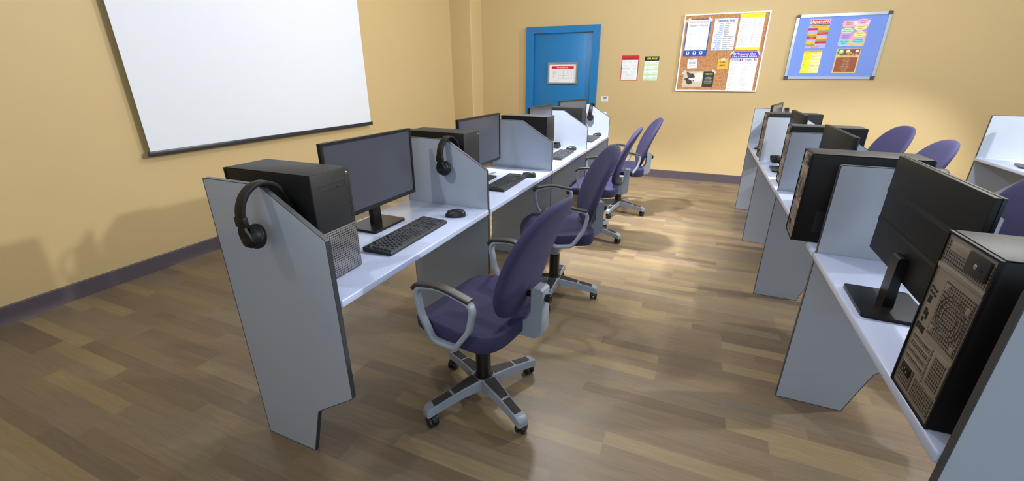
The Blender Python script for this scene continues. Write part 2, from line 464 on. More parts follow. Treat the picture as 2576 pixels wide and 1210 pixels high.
# ------------------------------------------------------------------ computers
def make_tower():
    t = empty('computer_tower')
    MB().box(-0.19, 0.194, -0.0865, 0.0865, 0.0, 0.378, 0.003).build('case', M['case'], t)
    MB().box(-0.1885, 0.196, -0.0845, 0.0845, 0.3782, 0.3806, 0.001).build('top_panel', M['casetop'], t)
    fp = MB().box(0.194, 0.2, -0.0875, 0.0875, 0.176, 0.379, 0.0025).build('front_panel', M['casetop'], t)
    gr = MB().box(0.194, 0.2008, -0.0875, 0.0875, 0.002, 0.174, 0.001).build('front_grille', M['grille'], t)
    MB().box(0.194, 0.2035, -0.0875, 0.0875, 0.1735, 0.1775, 0.001).build('grille_lip', M['steel'], gr)
    # optical drive outline and door
    MB().ring_prism([(-0.060, 0.318), (0.060, 0.318), (0.060, 0.337), (-0.060, 0.337)], [(-0.0588, 0.3192), (0.0588, 0.3192), (0.0588, 0.3358), (-0.0588, 0.3358)], 'x', 0.1999, 0.2004).build('disc_drive', M['line'], fp)
    MB().lathe([(0.0035, 0.2), (0.0035, 0.2006), (0.002, 0.2008)], (0, 0.022, 0.3225), 'x', 10).build('eject_button', M['line'], fp)
    b = MB(); b.lathe([(0.0052, 0.199), (0.0052, 0.2006), (0.004, 0.2012)], (0, 0.0735, 0.361), 'x', 16)
    b.build('power_button', M['chrome'], fp)
    MB().box(0.1995, 0.2004, 0.0735, 0.0758, 0.282, 0.308).build('card_slot', M['hole'], fp)
    MB().lathe([(0.0028, 0.1995), (0.0028, 0.2005)], (0, 0.0745, 0.268), 'x', 10).build('audio_jack', M['hole'], fp)
    for z in (0.244, 0.222, 0.200):
        MB().ring_prism([(0.0715, z), (0.0775, z), (0.0775, z + 0.014), (0.0715, z + 0.014)], [(0.0725, z + 0.001), (0.0765, z + 0.001), (0.0765, z + 0.013), (0.0725, z + 0.013)], 'x', 0.1995, 0.2006).build('usb_port', M['hole'], fp)
    # rear side, facing -x: rim, steel plate and everything on it
    ro = [(-0.0875, 0.0), (0.0875, 0.0), (0.0875, 0.379), (-0.0875, 0.379)]
    MB().ring_prism(ro, inset(ro, 0.0045), 'x', -0.1965, -0.19).build('rear_rim', M['case'], t)
    rp = MB().box(-0.193, -0.19, -0.083, 0.083, 0.0045, 0.3745).build('rear_plate', M['steel'], t, smooth=False)
    def F(a, b):                                        # a = 0 far side .. 1 near side, b = 0 top .. 1 bottom
        return 0.081 - a * 0.162, 0.372 - b * 0.366
    def patch(name, a0, a1, b0, b1, x0, m, bevel=0.0, par=None):
        y1, z1 = F(a0, b0); y0, z0 = F(a1, b1)
        return MB().box(x0, -0.1925, y0, y1, z0, z1, bevel).build(name, m, par or rp, smooth=bevel > 0)
    patch('psu_vent', 0.02, 0.97, 0.03, 0.155, -0.1938, M['vent'])
    patch('handle_plate', 0.13, 0.52, 0.02, 0.075, -0.197, M['steel'], 0.0015)
    lk = patch('lock_plate', 0.53, 0.93, 0.015, 0.125, -0.1985, M['casetop'], 0.001)
    y, z = F(0.73, 0.072)
    MB().lathe([(0.0, -0.2005), (0.003, -0.2005), (0.005, -0.1995), (0.005, -0.198)], (0, y, z), 'x', 14).build('screw', M['chrome'], lk)
    y, z = F(0.83, 0.075)
    MB().box(-0.1992, -0.198, y - 0.006, y + 0.004, z - 0.0025, z + 0.0025, 0.001).build('lock_slot', M['hole'], lk)
    patch('cross_bar', 0.0, 1.0, 0.165, 0.195, -0.1965, M['steel'], 0.0015)
    fg = patch('fan_grille', 0.30, 0.95, 0.235, 0.575, -0.1945, M['vent'])
    yc, zc = F(0.625, 0.405)
    b = MB()
    for rr in (0.024, 0.037, 0.046):
        path = [(-0.1945, yc + rr * math.cos(2 * PI * k / 32), zc + rr * math.sin(2 * PI * k / 32)) for k in range(32)]
        b.sweep(path, circ(0.0011, 6), True, (1, 0, 0))
    b.build('fan_ring', M['steeldark'], fg)
    for a, bb in ((0.36, 0.27), (0.88, 0.30), (0.36, 0.53), (0.88, 0.54)):
        y, z = F(a, bb)
        MB().box(-0.1955, -0.194, y - 0.006, y + 0.006, z - 0.007, z + 0.007, 0.001).build('fan_mount', M['steel'], fg)
    b = MB()
    for a, bb in ((0.06, 0.32), (0.12, 0.325), (0.18, 0.33), (0.06, 0.35), (0.12, 0.355), (0.18, 0.36)):
        y, z = F(a, bb)
        b.lathe([(0.0032, -0.1928), (0.0032, -0.1942), (0.0018, -0.1942), (0.0018, -0.193)], (0, y, z), 'x', 10)
    b.build('audio_jack', M['casetop'], rp)
    for a0, a1, b0, b1 in ((0.06, 0.13, 0.375, 0.42), (0.08, 0.14, 0.455, 0.50), (0.08, 0.12, 0.515, 0.545), (0.03, 0.07, 0.56, 0.60), (0.09, 0.13, 0.56, 0.60), (0.15, 0.23, 0.565, 0.605), (0.14, 0.18, 0.47, 0.52)):
        patch('port', a0, a1, b0, b1, -0.1937, M['hole'])
    for k in range(4):
        b0 = 0.635 + 0.047 * k
        s = patch('slot_cover', 0.03, 0.56, b0 - 0.008, b0 + 0.032, -0.1942, M['steel'], 0.001)
        y1, z1 = F(0.07, b0); y0, z0 = F(0.52, b0 + 0.024)
        MB().box(-0.1948, -0.194, y0, y1, z0, z1).build('slot_vent', M['vent'], s, smooth=False)
    s = patch('bracket_door', 0.60, 0.97, 0.61, 0.83, -0.1945, M['steel'], 0.001)
    y1, z1 = F(0.67, 0.63); y0, z0 = F(0.93, 0.81)
    MB().box(-0.1952, -0.194, y0, y1, z0, z1).build('door_vent', M['vent'], s, smooth=False)
    patch('bracket_slit', 0.585, 0.60, 0.62, 0.84, -0.1938, M['hole'])
    patch('lower_vent', 0.03, 0.40, 0.835, 0.975, -0.194, M['vent'])
    patch('bottom_vent', 0.46, 0.95, 0.85, 0.98, -0.194, M['vent'])
    sk = patch('power_socket', 0.10, 0.33, 0.845, 0.905, -0.1965, M['case'], 0.001)
    y, z = F(0.215, 0.875)
    b = MB()
    for dy, dz in ((-0.008, -0.002), (0.008, -0.002), (0, 0.004)):
        b.box(-0.1975, -0.196, y + dy - 0.001, y + dy + 0.001, z + dz - 0.003, z + dz + 0.003)
    b.build('socket_pin', M['chrome'], sk, smooth=False)
    MB().box(-0.13, -0.055, -0.0873, -0.086, 0.05, 0.14).build('side_vent', M['sidevent'], t, smooth=False)
    return t
TOW = [(2.408, 1.088, 1.4), (2.342, 2.217, -1.0), (2.44, 3.358, -1.0), (2.431, 4.434, 5.0)]
TOWM = [(2.413, 1.086, 1.1), (2.349, 2.221, -2.0), (2.449, 3.371, -2.0), (2.431, 4.434, 5.7)]
tower = make_tower()
first = True
LT = ['black computer tower with a punched metal lower front, nearest the camera in the left row',
      'black computer tower on the second desk of the left row, behind the hung headphones',
      'black computer tower on the third desk of the left row',
      'black computer tower on the last desk of the left row, before the blue door']
MT = ['large black computer tower in the lower right corner showing its grey steel back',
      'black computer tower second from the camera in the middle row, its dark side facing us',
      'black computer tower third from the camera in the middle row, back edge showing',
      'black computer tower on the last desk of the middle row']
for rowpos, dx, labs, grp in ((TOW, 0.0, LT, 'computer towers in the left row'), (TOWM, 2.02, MT, 'computer towers in the middle row')):
    for (x, y, a), lab in zip(rowpos, labs):
        o = tower if first else copy_tree(tower)
        first = False
        place(o, x + dx, y, DZ, a)
        tag(o, lab, 'computer', grp)

def make_monitor():
    t = empty('monitor')
    W2, Z0, Z1 = 0.295, 0.096, 0.4285
    sh = MB().box(0.0, 0.014, -W2, W2, Z0, Z1, 0.003).build('rear_shell', M['shell'], t)
    for z0, z1 in ((0.304, 0.320), (0.204, 0.216)):
        MB().box(-0.0012, 0.001, -W2 + 0.001, W2 - 0.001, z0, z1).build('rear_strip', M['ridge'], sh, smooth=False)
    ro = [(-W2, Z0), (W2, Z0), (W2, Z1), (-W2, Z1)]
    MB().ring_prism(ro, [(-W2 + 0.012, Z0 + 0.017), (W2 - 0.012, Z0 + 0.017), (W2 - 0.012, Z1 - 0.012), (-W2 + 0.012, Z1 - 0.012)], 'x', 0.014, 0.021).build('bezel', M['bezel'], t, smooth=False)
    MB().box(0.0138, 0.017, -W2 + 0.0115, W2 - 0.0115, Z0 + 0.0165, Z1 - 0.0115).build('display', M['display'], t, smooth=False)
    pts = fillet([(-0.024, 0.008), (0.004, 0.008), (-0.002, 0.172), (-0.024, 0.172)], [0.003, 0.003, 0.006, 0.01], 3)
    MB().prism(pts, 'y', -0.027, 0.027).build('stand_neck', M['stand'], t)
    pts = fillet([(-0.095, -0.1125), (0.08, -0.1125), (0.08, 0.1125), (-0.095, 0.1125)], 0.014, 5)
    b = MB().prism(pts, 'z', 0.0, 0.0115)
    b.build('stand_base', M['stand'], t)
    return t
MON = [(2.352, 1.580, 0.0), (2.366, 2.637, -0.7), (2.388, 3.79, -0.9), (2.388, 4.872, -15.0)]
MONM = [(2.332, 1.583, -1.5), (2.34, 2.651, -1.1), (2.36, 3.83, -1.2), (2.361, 4.95, -15.3)]
LM = ['wide black monitor with a dark grey screen, nearest the camera in the left row',
      'black monitor with a dark grey screen on the second desk of the left row',
      'black monitor on the third desk of the left row, in front of the blue door',
      'black monitor turned towards the aisle on the last desk of the left row']
MM = ['large black monitor seen from behind, left of the nearest tower at right',
      'black monitor seen from behind on the second desk of the middle row',
      'black monitor seen from behind on the third desk of the middle row',
      'black monitor turned sideways on the last desk of the middle row']
mon = make_monitor(); first = True
for rowpos, dx, labs, grp in ((MON, 0.0, LM, 'monitors in the left row'), (MONM, 2.02, MM, 'monitors in the middle row')):
    for (x, y, a), lab in zip(rowpos, labs):
        o = mon if first else copy_tree(mon)
        first = False
        place(o, x + dx, y, DZ, a); tag(o, lab, 'monitor', grp)
o = copy_tree(mon); place(o, 2.388 + 3.826, 4.872 - 0.146, DZ, -16.0)
tag(o, 'black monitor stand base and screen edge at the right edge of the photo', 'monitor')
if 'group' in o: del o['group']

# keyboards: x towards the user, y to the user's right
U = 0.0189
def key_mesh(w, d, cache={}):
    k = (round(w, 4), round(d, 4))
    if k in cache: return cache[k]
    b = bmesh.new()
    a, c, h = w / 2 - 0.0011, d / 2 - 0.0011, 0.0062
    lo = [b.verts.new((sx * c, sy * a, 0)) for sx, sy in ((-1, -1), (1, -1), (1, 1), (-1, 1))]
    hi = [b.verts.new((sx * (c - 0.0022) - 0.0003, sy * (a - 0.0022), h)) for sx, sy in ((-1, -1), (1, -1), (1, 1), (-1, 1))]
    b.faces.new(hi); b.faces.new(lo)
    for i in range(4):
        b.faces.new((lo[i], lo[(i + 1) % 4], hi[(i + 1) % 4], hi[i]))
    bmesh.ops.recalc_face_normals(b, faces=b.faces)
    me = bpy.data.meshes.new('key'); b.to_mesh(me); b.free()
    me.materials.append(M['key'])
    cache[k] = me
    return me
def make_keyboard():
    t = empty('keyboard')
    pts = [(-0.070, 0.0), (0.070, 0.0), (0.071, 0.010), (0.066, 0.0145), (-0.066, 0.0215), (-0.0705, 0.018)]
    b = MB().prism(pts, 'y', -0.2215, 0.2215)
    b.build('body', M['kb'], t)
    b = MB().box(-0.066, -0.0495, 0.10, 0.19, 0.0205, 0.0212); b.build('indicator_strip', M['bezel'], t, smooth=False)
    slope = (0.0145 - 0.0215) / 0.132
    keys = []
    y0 = -0.2125
    rows = [-0.047 + 0.0, -0.0195, -0.0007, 0.0181, 0.0369, 0.0557]
    def put(r, u, w, d=1.0, dr=0.0):
        keys.append((rows[r] + dr, y0 + (u + w / 2) * U, w * U, d * U))
    for u in [0, 2, 3, 4, 5, 6.5, 7.5, 8.5, 9.5, 11, 12, 13, 14]: put(0, u, 1)
    for u in range(13): put(1, u, 1)
    put(1, 13, 2)
    put(2, 0, 1.5)
    for k in range(12): put(2, 1.5 + k, 1)
    put(2, 13.5, 1.5)
    put(3, 0, 1.75)
    for k in range(11): put(3, 1.75 + k, 1)
    put(3, 12.75, 2.25)
    put(4, 0, 2.25)
    for k in range(10): put(4, 2.25 + k, 1)
    put(4, 12.25, 2.75)
    u = 0
    for w in (1.25, 1.25, 1.25, 6.25, 1.25, 1.25, 1.25, 1.25):
        put(5, u, w); u += w
    for r in (0, 1, 2):
        for k in range(3): put(r, 15.3 + k, 1)
    put(4, 16.3, 1)
    for k in range(3): put(5, 15.3 + k, 1)
    for k in range(4): put(1, 18.5 + k, 1)
    for r in (2, 3, 4):
        for k in range(3): put(r, 18.5 + k, 1)
    put(2, 21.5, 1, 1.99, 0.0094); put(4, 21.5, 1, 1.99, 0.0094)
    put(5, 18.5, 2); put(5, 20.5, 1)
    def zat(x): return 0.0145 + (x - 0.066) * slope - 0.0006
    for x, y, w, d in keys[:100]:
        o = bpy.data.objects.new('key', key_mesh(w, d)); COL.objects.link(o)
        o.parent = t; o.location = (x, y, zat(x)); o.rotation_euler = (0, -math.atan(slope), 0)
    b = bmesh.new()
    for x, y, w, d in keys[100:]:
        n0 = len(b.verts)
        b.from_mesh(key_mesh(w, d)); b.verts.ensure_lookup_table()
        for v in b.verts[n0:]:
            v.co += Vector((x, y, zat(x)))
    me = bpy.data.meshes.new('number_pad_keys'); b.to_mesh(me); b.free(); me.materials.append(M['key'])
    o = bpy.data.objects.new('number_pad_keys', me); COL.objects.link(o); o.parent = t; o['kind'] = 'stuff'
    return t
KB = [(2.585, 1.507, 1.2), (2.588, 2.602, 1.8), (2.607, 3.765, 1.3), (2.607, 4.89, 2.2)]
LK = ['black keyboard on the desk nearest the camera, left row', 'black keyboard on the second desk of the left row, in bright light',
      'black keyboard on the third desk of the left row, partly behind a divider', 'black keyboard on the last desk of the left row, farthest from the camera']
kb = make_keyboard()
for i, ((x, y, a), lab) in enumerate(zip(KB, LK)):
    o = kb if i == 0 else copy_tree(kb)
    place(o, x, y, DZ, a); tag(o, lab, 'keyboard', 'keyboards in the left row')

def make_mouse():
    t = empty('computer_mouse')
    b = MB(); rings = []
    nu, nv = 20, 10
    for i in range(nv + 1):
        s = i / nv                                  # 0 rim .. 1 top
        r = math.cos(s * PI / 2) ** 0.62
        z = 0.004 + 0.034 * math.sin(s * PI / 2)
        ring = []
        for k in range(nu):
            a = 2 * PI * k / nu
            cx, cy = math.cos(a), math.sin(a)
            px = 0.054 * math.copysign(abs(cx) ** 0.85, cx) * r
            py = (0.031 + 0.003 * (-cx)) * math.copysign(abs(cy) ** 0.8, cy) * r
            ring.append(b.bm.verts.new((px + 0.010 * s, py, z - 0.006 * s * max(0.0, -px / 0.054))))
        rings.append(ring)
    base = [b.bm.verts.new((v.co.x * 0.95, v.co.y * 0.94, 0.0)) for v in rings[0]]
    rings.insert(0, base)
    for A, B in zip(rings, rings[1:]):
        for k in range(nu):
            b.bm.faces.new((A[k], A[(k + 1) % nu], B[(k + 1) % nu], B[k]))
    b.bm.faces.new(base); b.bm.faces.new(rings[-1])
    bd = b.build('body', M['mouse'], t, angle=60)
    MB().lathe([(0.006, -0.003), (0.0085, -0.002), (0.0085, 0.002), (0.006, 0.003)], (-0.033, 0, 0.024), 'y', 14).build('scroll_wheel', M['black'], t)
    return t
MS = [(2.632, 1.842, 22.0), (2.652, 2.842, 12.0), (2.61, 4.1, 20.0), (2.616, 5.23, 25.0)]
LS = ['black mouse at the far end of the desk nearest the camera, left row', 'black mouse on the brightly lit second desk of the left row',
      'black mouse on the third desk of the left row', 'black mouse on the last desk of the left row']
ms = make_mouse()
for i, ((x, y, a), lab) in enumerate(zip(MS, LS)):
    o = ms if i == 0 else copy_tree(ms)
    place(o, x, y, DZ, a); tag(o, lab, 'mouse', 'mice in the left row')

# headphones: band in the local x-z plane, top of the band's underside at z = 0
def make_phones():
    t = empty('headphones')
    hw, hh = 0.080, 0.096
    def arc(a):
        return Vector((hw * math.sin(a), 0, -hh + hh * math.cos(a)))
    sec = fillet([(-0.0065, -0.017), (0.0065, -0.017), (0.0065, 0.017), (-0.0065, 0.017)], 0.003, 2)
    path = [arc(R(-88 + 176 * k / 28)) + Vector((0, 0, 0.0065)) for k in range(29)]
    MB().sweep(path, sec, False, (0, 1, 0)).build('headband', M['phones'], t)
    for s in (-1, 1):
        sl = MB().box(s * hw - 0.009, s * hw + 0.009, -0.0205, 0.0205, -0.112, -0.080, 0.003)
        sl = sl.build('slider', M['phones'], t)
        yk = MB()
        pth = [(s * 0.081, 0, -0.108), (s * 0.0825, 0, -0.120), (s * 0.079, 0, -0.138), (s * 0.074, 0, -0.160)]
        wid = [0.0135, 0.017, 0.025, 0.029]
        V = []
        for (px, py, pz), w in zip(pth, wid):
            V.append([yk.bm.verts.new((px + d, w2, pz)) for d, w2 in ((-0.004, -w), (0.004, -w), (0.004, w), (-0.004, w))])
        for A, B in zip(V, V[1:]):
            for k in range(4):
                yk.bm.faces.new((A[k], A[(k + 1) % 4], B[(k + 1) % 4], B[k]))
        yk.bm.faces.new(V[0]); yk.bm.faces.new(V[-1])
        yk.build('yoke', M['phones'], t)
        mt = Matrix.Rotation(R(-14) * s, 4, 'Y')
        cen = (s * 0.058, 0, -0.150)
        cp = MB().lathe([(0.0, s * 0.022), (0.020, s * 0.0215), (0.032, s * 0.017), (0.036, s * 0.006), (0.036, -s * 0.004)], cen, 'x', 28, mt)
        cp = cp.build('ear_cup', M['phones'], t, angle=50)
        MB().lathe([(0.036, -s * 0.0038), (0.040, -s * 0.010), (0.0385, -s * 0.020), (0.030, -s * 0.026), (0.018, -s * 0.024), (0.012, -s * 0.012)], cen, 'x', 28, mt).build('ear_pad', M['pad'], cp, angle=70)
    return t
def edge_z(dx):
    return 1.102 if dx <= 0.266 else 1.102 - (dx - 0.266) * 0.1495 / 0.247
hp = make_phones()
def hang(o, x, y, deg):
    z = max(edge_z(x - dx - ROWX - w) for dx in ((0.0, 2.02) if x > 3.5 else (0.0,))[-1:] for w in (0.017, -0.017))
    o.location = (x, y, z + 0.004); o.rotation_euler = (0, 0, R(deg))
hang(hp, 2.507, 0.907, 88)
tag(hp, 'black headphones hung over the grey end panel nearest the camera', 'headphones', 'headphones in the left row')
for x, y, a, lab, g in ((2.50, ROWY + PITCH + 0.012, 84, 'black headphones hung over the divider right of the nearest monitor', 'headphones in the left row'),
                        (2.512, ROWY + 4 * PITCH, 88, 'small black headphones hung over the farthest white divider of the left row', 'headphones in the left row'),
                        (4.542, ROWY + PITCH + 0.012, 84, 'black headphones whose band shows above the nearest monitor at right', 'headphones in the middle row'),
                        (4.532, ROWY + 4 * PITCH, 88, 'black headphones hung over the last white divider of the middle row', 'headphones in the middle row')):
    o = copy_tree(hp); hang(o, x, y, a); tag(o, lab, 'headphones', g)
for dx, lab, g in ((0.0, 'headphones lying on the third left desk, one cup showing past the divider', 'headphones in the left row'),
                   (2.02, 'black headphones lying on the third desk of the middle row against the white divider', 'headphones in the middle row')):
    o = copy_tree(hp); o.location = (2.388 + dx, 4.012, DZ + 0.034); o.rotation_euler = (R(-90), 0, R(180))
    for ch in o.children:                           # cups folded flat
        sg = 1 if sum(v.co.x for v in ch.data.vertices) > 0 else -1
        px = {'ear_cup': 0.058, 'yoke': 0.058}.get(ch.name.split('.')[0])
        if px:
            ch.matrix_local = Matrix.Translation((sg * px, 0, 0)) @ Matrix.Rotation(R(90), 4, 'Z') @ Matrix.Translation((-sg * px, 0, 0))
    tag(o, lab, 'headphones', g)

# ------------------------------------------------------------------ chairs: x towards the backrest, seat faces -x
def superell(a, b, n, k, m):
    t = 2 * PI * k / m
    c, s = math.cos(t), math.sin(t)
    return a * math.copysign(abs(c) ** (2 / n), c), b * math.copysign(abs(s) ** (2 / n), s)
TILT = R(24)
def make_chair():
    t = empty('office_chair')
    # seat cushion
    b = MB(); m = 48; rings = []
    def top(u, v, s):
        return 0.512 + 0.018 * (v / 0.24) ** 2 * s - 0.05 * max(0.0, (-u - 0.10) / 0.14) ** 2 + 0.010 * max(0.0, u / 0.22) ** 2 - 0.006
    prof = [(0.93, None, 0.452), (0.985, None, 0.455), (1.0, None, 0.463), (1.0, 'r', -0.009), (0.99, 'r', -0.003), (0.965, 'r', 0.0), (0.75, 'r', 0.0), (0.5, 'r', 0.0), (0.25, 'r', 0.0)]
    for s, kind, h in prof:
        ring = []
        for k in range(m):
            u, v = superell(0.225, 0.245, 4.2, k, m)
            v *= 1 - 0.10 * (-u / 0.225) * (1 if u < 0 else 1.1)      # a little wider at the front
            u *= s; v *= s
            drop = -0.05 * max(0.0, (-u - 0.10) / 0.14) ** 2
            z = top(u, v, s * s) + h if kind else h + drop * 0.75
            ring.append(b.bm.verts.new((u - 0.005, v, z)))
        rings.append(ring)
    for A, B in zip(rings, rings[1:]):
        for k in range(m):
            b.bm.faces.new((A[k], A[(k + 1) % m], B[(k + 1) % m], B[k]))
    b.bm.faces.new(rings[0])
    c = b.bm.verts.new((-0.005, 0, 0.506))
    for k in range(m):
        b.bm.faces.new((rings[-1][k], rings[-1][(k + 1) % m], c))
    b.build('seat', M['fabric'], t, angle=60)
    # backrest
    b = MB(); m = 56
    H = 0.49
    def back_pt(a, s, side):
        # a = angle round the outline, s = 0 centre .. 1 rim
        c, sn = math.cos(a), math.sin(a)
        h = H / 2 * math.copysign(abs(sn) ** 0.74, sn)
        w = 0.203 - 0.020 * ((h + H / 2) / H) ** 1.4
        v = w * math.copysign(abs(c) ** 0.74, c)
        h *= s; v *= s
        th = 0.025 * (1 - s ** 13) ** 0.5
        hh = h + H / 2
        lean = 0.182 + 0.12 * hh + 0.5 * hh * hh
        u = lean + side * th - 0.018 * (v / 0.2) ** 2
        return (u, v, 0.528 + hh)
    ss = [0.15, 0.4, 0.65, 0.82, 0.88, 0.92, 0.95, 0.972, 0.987, 0.996, 1.0]
    grid = []
    for side, seq in ((-1, ss), (1, ss[:-1][::-1])):
        for s in seq:
            grid.append([b.bm.verts.new(back_pt(2 * PI * k / m, s, side)) for k in range(m)])
    for A, B in zip(grid, grid[1:]):
        for k in range(m):
            b.bm.faces.new((A[k], A[(k + 1) % m], B[(k + 1) % m], B[k]))
    b.bm.faces.new(grid[0]); b.bm.faces.new(grid[-1])
    b.build('backrest', M['fabric'], t, angle=70)
    # bracket that carries the backrest
    pts = [(0.02, 0.436), (0.268, 0.436), (0.303, 0.462), (0.303, 0.655), (0.292, 0.662), (0.262, 0.662), (0.254, 0.655), (0.254, 0.55), (0.235, 0.515), (0.19, 0.50), (0.02, 0.49)]
    pts = fillet(pts, [0.004, 0.035, 0.03, 0.004, 0.003, 0.003, 0.004, 0.03, 0.02, 0.0, 0.0], 4)
    br = MB().prism(pts, 'y', -0.031, 0.031)
    bmesh.ops.bevel(br.bm, geom=[e for e in br.bm.edges if e.calc_face_angle(0) > 1.2], offset=0.003, segments=2, affect='EDGES')
    br = br.build('backrest_bracket', M['frame'], t)
    MB().lathe([(0.013, 0.205), (0.013, 0.258)], (0, 0, 0.618), 'x', 18).build('pivot_pin', M['column'], br)
    MB().lathe([(0.010, 0.300), (0.016, 0.304), (0.0175, 0.31), (0.0175, 0.322), (0.013, 0.326)], (0, 0, 0.618), 'x', 18).build('adjusting_knob', M['column'], br)
    # armrest loops
    loop = [(-0.122, 0.678), (0.0, 0.700), (0.150, 0.668), (0.125, 0.555), (0.058, 0.460), (-0.048, 0.458), (-0.100, 0.556)]
    for s in (-1, 1):
        y = s * 0.262
        P = [(u, y, z) for u, z in loop]
        path = fillet(P, [0.05, 0.2, 0.045, 0.12, 0.04, 0.04, 0.12], 6)
        sec = fillet([(-0.010, -0.0155), (0.010, -0.0155), (0.010, 0.0155), (-0.010, 0.0155)], 0.008, 3)
        a = MB().sweep(path, sec, True, (0, 1, 0))
        a.box(-0.045, 0.05, min(y, s * 0.10), max(y, s * 0.10), 0.449, 0.463, 0.003)
        a = a.build('armrest', M['frame'], t, angle=50)
        top = fillet([(-0.128, y, 0.664), (-0.108, y, 0.686), (0.0, y, 0.704), (0.135, y, 0.674)], [0, 0.02, 0.25, 0], 8, False)
        sec = fillet([(-0.009, -0.018), (0.006, -0.018), (0.006, 0.018), (-0.009, 0.018)], [0.006, 0.004, 0.004, 0.006], 3)
        MB().sweep([(q[0], q[1], q[2] + 0.006) for q in top], sec, False, (0, 1, 0)).build('arm_pad', M['armpad'], a, angle=50)
    # lift column and seat mechanism
    MB().lathe([(0.030, 0.288), (0.030, 0.40), (0.045, 0.44), (0.05, 0.452)], seg=24).build('upper_column', M['frame'], t)
    b = MB().lathe([(0.034, 0.10), (0.034, 0.298), (0.031, 0.302)], seg=28)
    b.build('gas_column', M['column'], t)
    MB().lathe([(0.034, 0.118), (0.041, 0.120), (0.042, 0.128), (0.041, 0.136), (0.034, 0.139)], seg=28).build('column_collar', M['column'], t)
    MB().box(-0.09, 0.10, -0.075, 0.075, 0.438, 0.4535, 0.004).build('seat_plate', M['frame'], t)
    return t
def make_base(t, deg):
    sp = empty('star_base'); sp.parent = t; sp.rotation_euler = (0, 0, R(deg))
    return sp
def make_star(t):
    b = MB()
    L = 0.300
    for k in range(4):
        rot = Matrix.Rotation(PI / 2 * k, 4, 'Z')
        secs = [(0.0, 0.036, 0.136, 0.090), (0.05, 0.036, 0.134, 0.082), (0.12, 0.027, 0.124, 0.078), (0.22, 0.024, 0.108, 0.066), (0.272, 0.025, 0.101, 0.060), (0.292, 0.024, 0.094, 0.056), (L, 0.021, 0.084, 0.056)]
        V = []
        for r, w, zt, zb in secs:
            V.append([b.bm.verts.new(rot @ Vector(p)) for p in ((r, -w, zb), (r, -w, zt - 0.003), (r, -w + 0.003, zt), (r, w - 0.003, zt), (r, w, zt - 0.003), (r, w, zb))])
        for A, B in zip(V, V[1:]):
            for q in range(6):
                b.bm.faces.new((A[q], A[(q + 1) % 6], B[(q + 1) % 6], B[q]))
        b.bm.faces.new(V[0]); b.bm.faces.new(V[-1])
    base = b.build('star_base', M['frame'], t, angle=40)
    def ztop(r):
        for (r0, _, z0, _), (r1, _, z1, _) in zip(secs, secs[1:]):
            if r <= r1:
                return z0 + (z1 - z0) * (r - r0) / (r1 - r0)
        return secs[-1][2]
    b = MB()
    b.prism([(0.046 * math.cos(PI / 4 * k + PI / 8), 0.046 * math.sin(PI / 4 * k + PI / 8)) for k in range(8)], 'z', 0.128, 0.1375)
    b.build('hub_cover', M['inlay'], base, smooth=False)
    for k in range(4):
        for r0, r1, w0, w1 in ((0.046, 0.165, 0.028, 0.019), (0.176, 0.262, 0.0185, 0.0185)):
            rot = Matrix.Rotation(PI / 2 * k, 4, 'Z')
            b = MB()
            rr = [r0 + (r1 - r0) * j / 3 for j in range(4)]
            V = []
            for r in rr:
                w = w0 + (w1 - w0) * (r - r0) / (r1 - r0)
                z = ztop(r)
                V.append([b.bm.verts.new(rot @ Vector(p)) for p in ((r, -w, z - 0.004), (r, -w, z + 0.0012), (r, w, z + 0.0012), (r, w, z - 0.004))])
            for A, B in zip(V, V[1:]):
                for q in range(4):
                    b.bm.faces.new((A[q], A[(q + 1) % 4], B[(q + 1) % 4], B[q]))
            b.bm.faces.new(V[0]); b.bm.faces.new(V[-1])
            b.build('leg_inlay', M['inlay'], base, smooth=False)
    for k in range(4):
        a = PI / 2 * k
        cx, cy = 0.276 * math.cos(a), 0.276 * math.sin(a)
        c = MB()
        c.lathe([(0.007, 0.030), (0.007, 0.062)], (cx, cy, 0), 'z', 10)
        sw = a + PI / 2 + 0.5 * (k % 2)
        d = Vector((math.cos(sw), math.sin(sw), 0)); ax = Vector((-d.y, d.x, 0))
        mt = Matrix(((ax.x, d.x, 0, 0), (ax.y, d.y, 0, 0), (0, 0, 1, 0), (0, 0, 0, 1)))
        off = Vector((cx, cy, 0.027)) + d * 0.012
        for s in (-1, 1):
            c.lathe([(0.012, s * 0.006), (0.025, s * 0.006), (0.027, s * 0.010), (0.027, s * 0.017), (0.022, s * 0.022), (0.010, s * 0.024)], off, 'x', 20, mt)
        c.lathe([(0.008, -0.007), (0.008, 0.007)], off, 'x', 10, mt)
        hood = [(0.031 * math.cos(q), 0.031 * math.sin(q)) for q in [R(20 + 15 * j) for j in range(10)]]
        path = [off + d * x + Vector((0, 0, z)) for x, z in hood]
        c.sweep(path, [(-0.0018, -0.0075), (0.0018, -0.0075), (0.0018, 0.0075), (-0.0018, 0.0075)], False, tuple(ax))
        c.build('caster', M['black'], base, angle=45)
    return base
def chair_with_base(loc, yaw, leg):
    global CH
    if CH is None:
        CH = make_chair(); make_star(CH)
        t = CH
    else:
        t = copy_tree(CH)
    place(t, loc[0], loc[1], 0.0, yaw)
    for ch in t.children:
        if ch.name.startswith('star_base'):
            ch.rotation_euler = (0, 0, R(leg - yaw))
    return t
CH = None
CHAIRS = [((2.973, 1.459), -7, 60), ((2.955, 2.567), 26, 5), ((2.93, 3.77), 5, -18), ((3.019, 4.658), 17, -11)]
CL = ['purple office chair nearest the camera, in front of the first left desk', 'purple office chair second from the camera in the left row',
      'purple office chair third from the camera in the left row, its backrest seen edge-on', 'purple office chair farthest along the left row, by the yellow back wall']
for (loc, yaw, leg), lab in zip(CHAIRS, CL):
    tag(chair_with_base(loc, yaw, leg), lab, 'chair', 'office chairs in the left row')
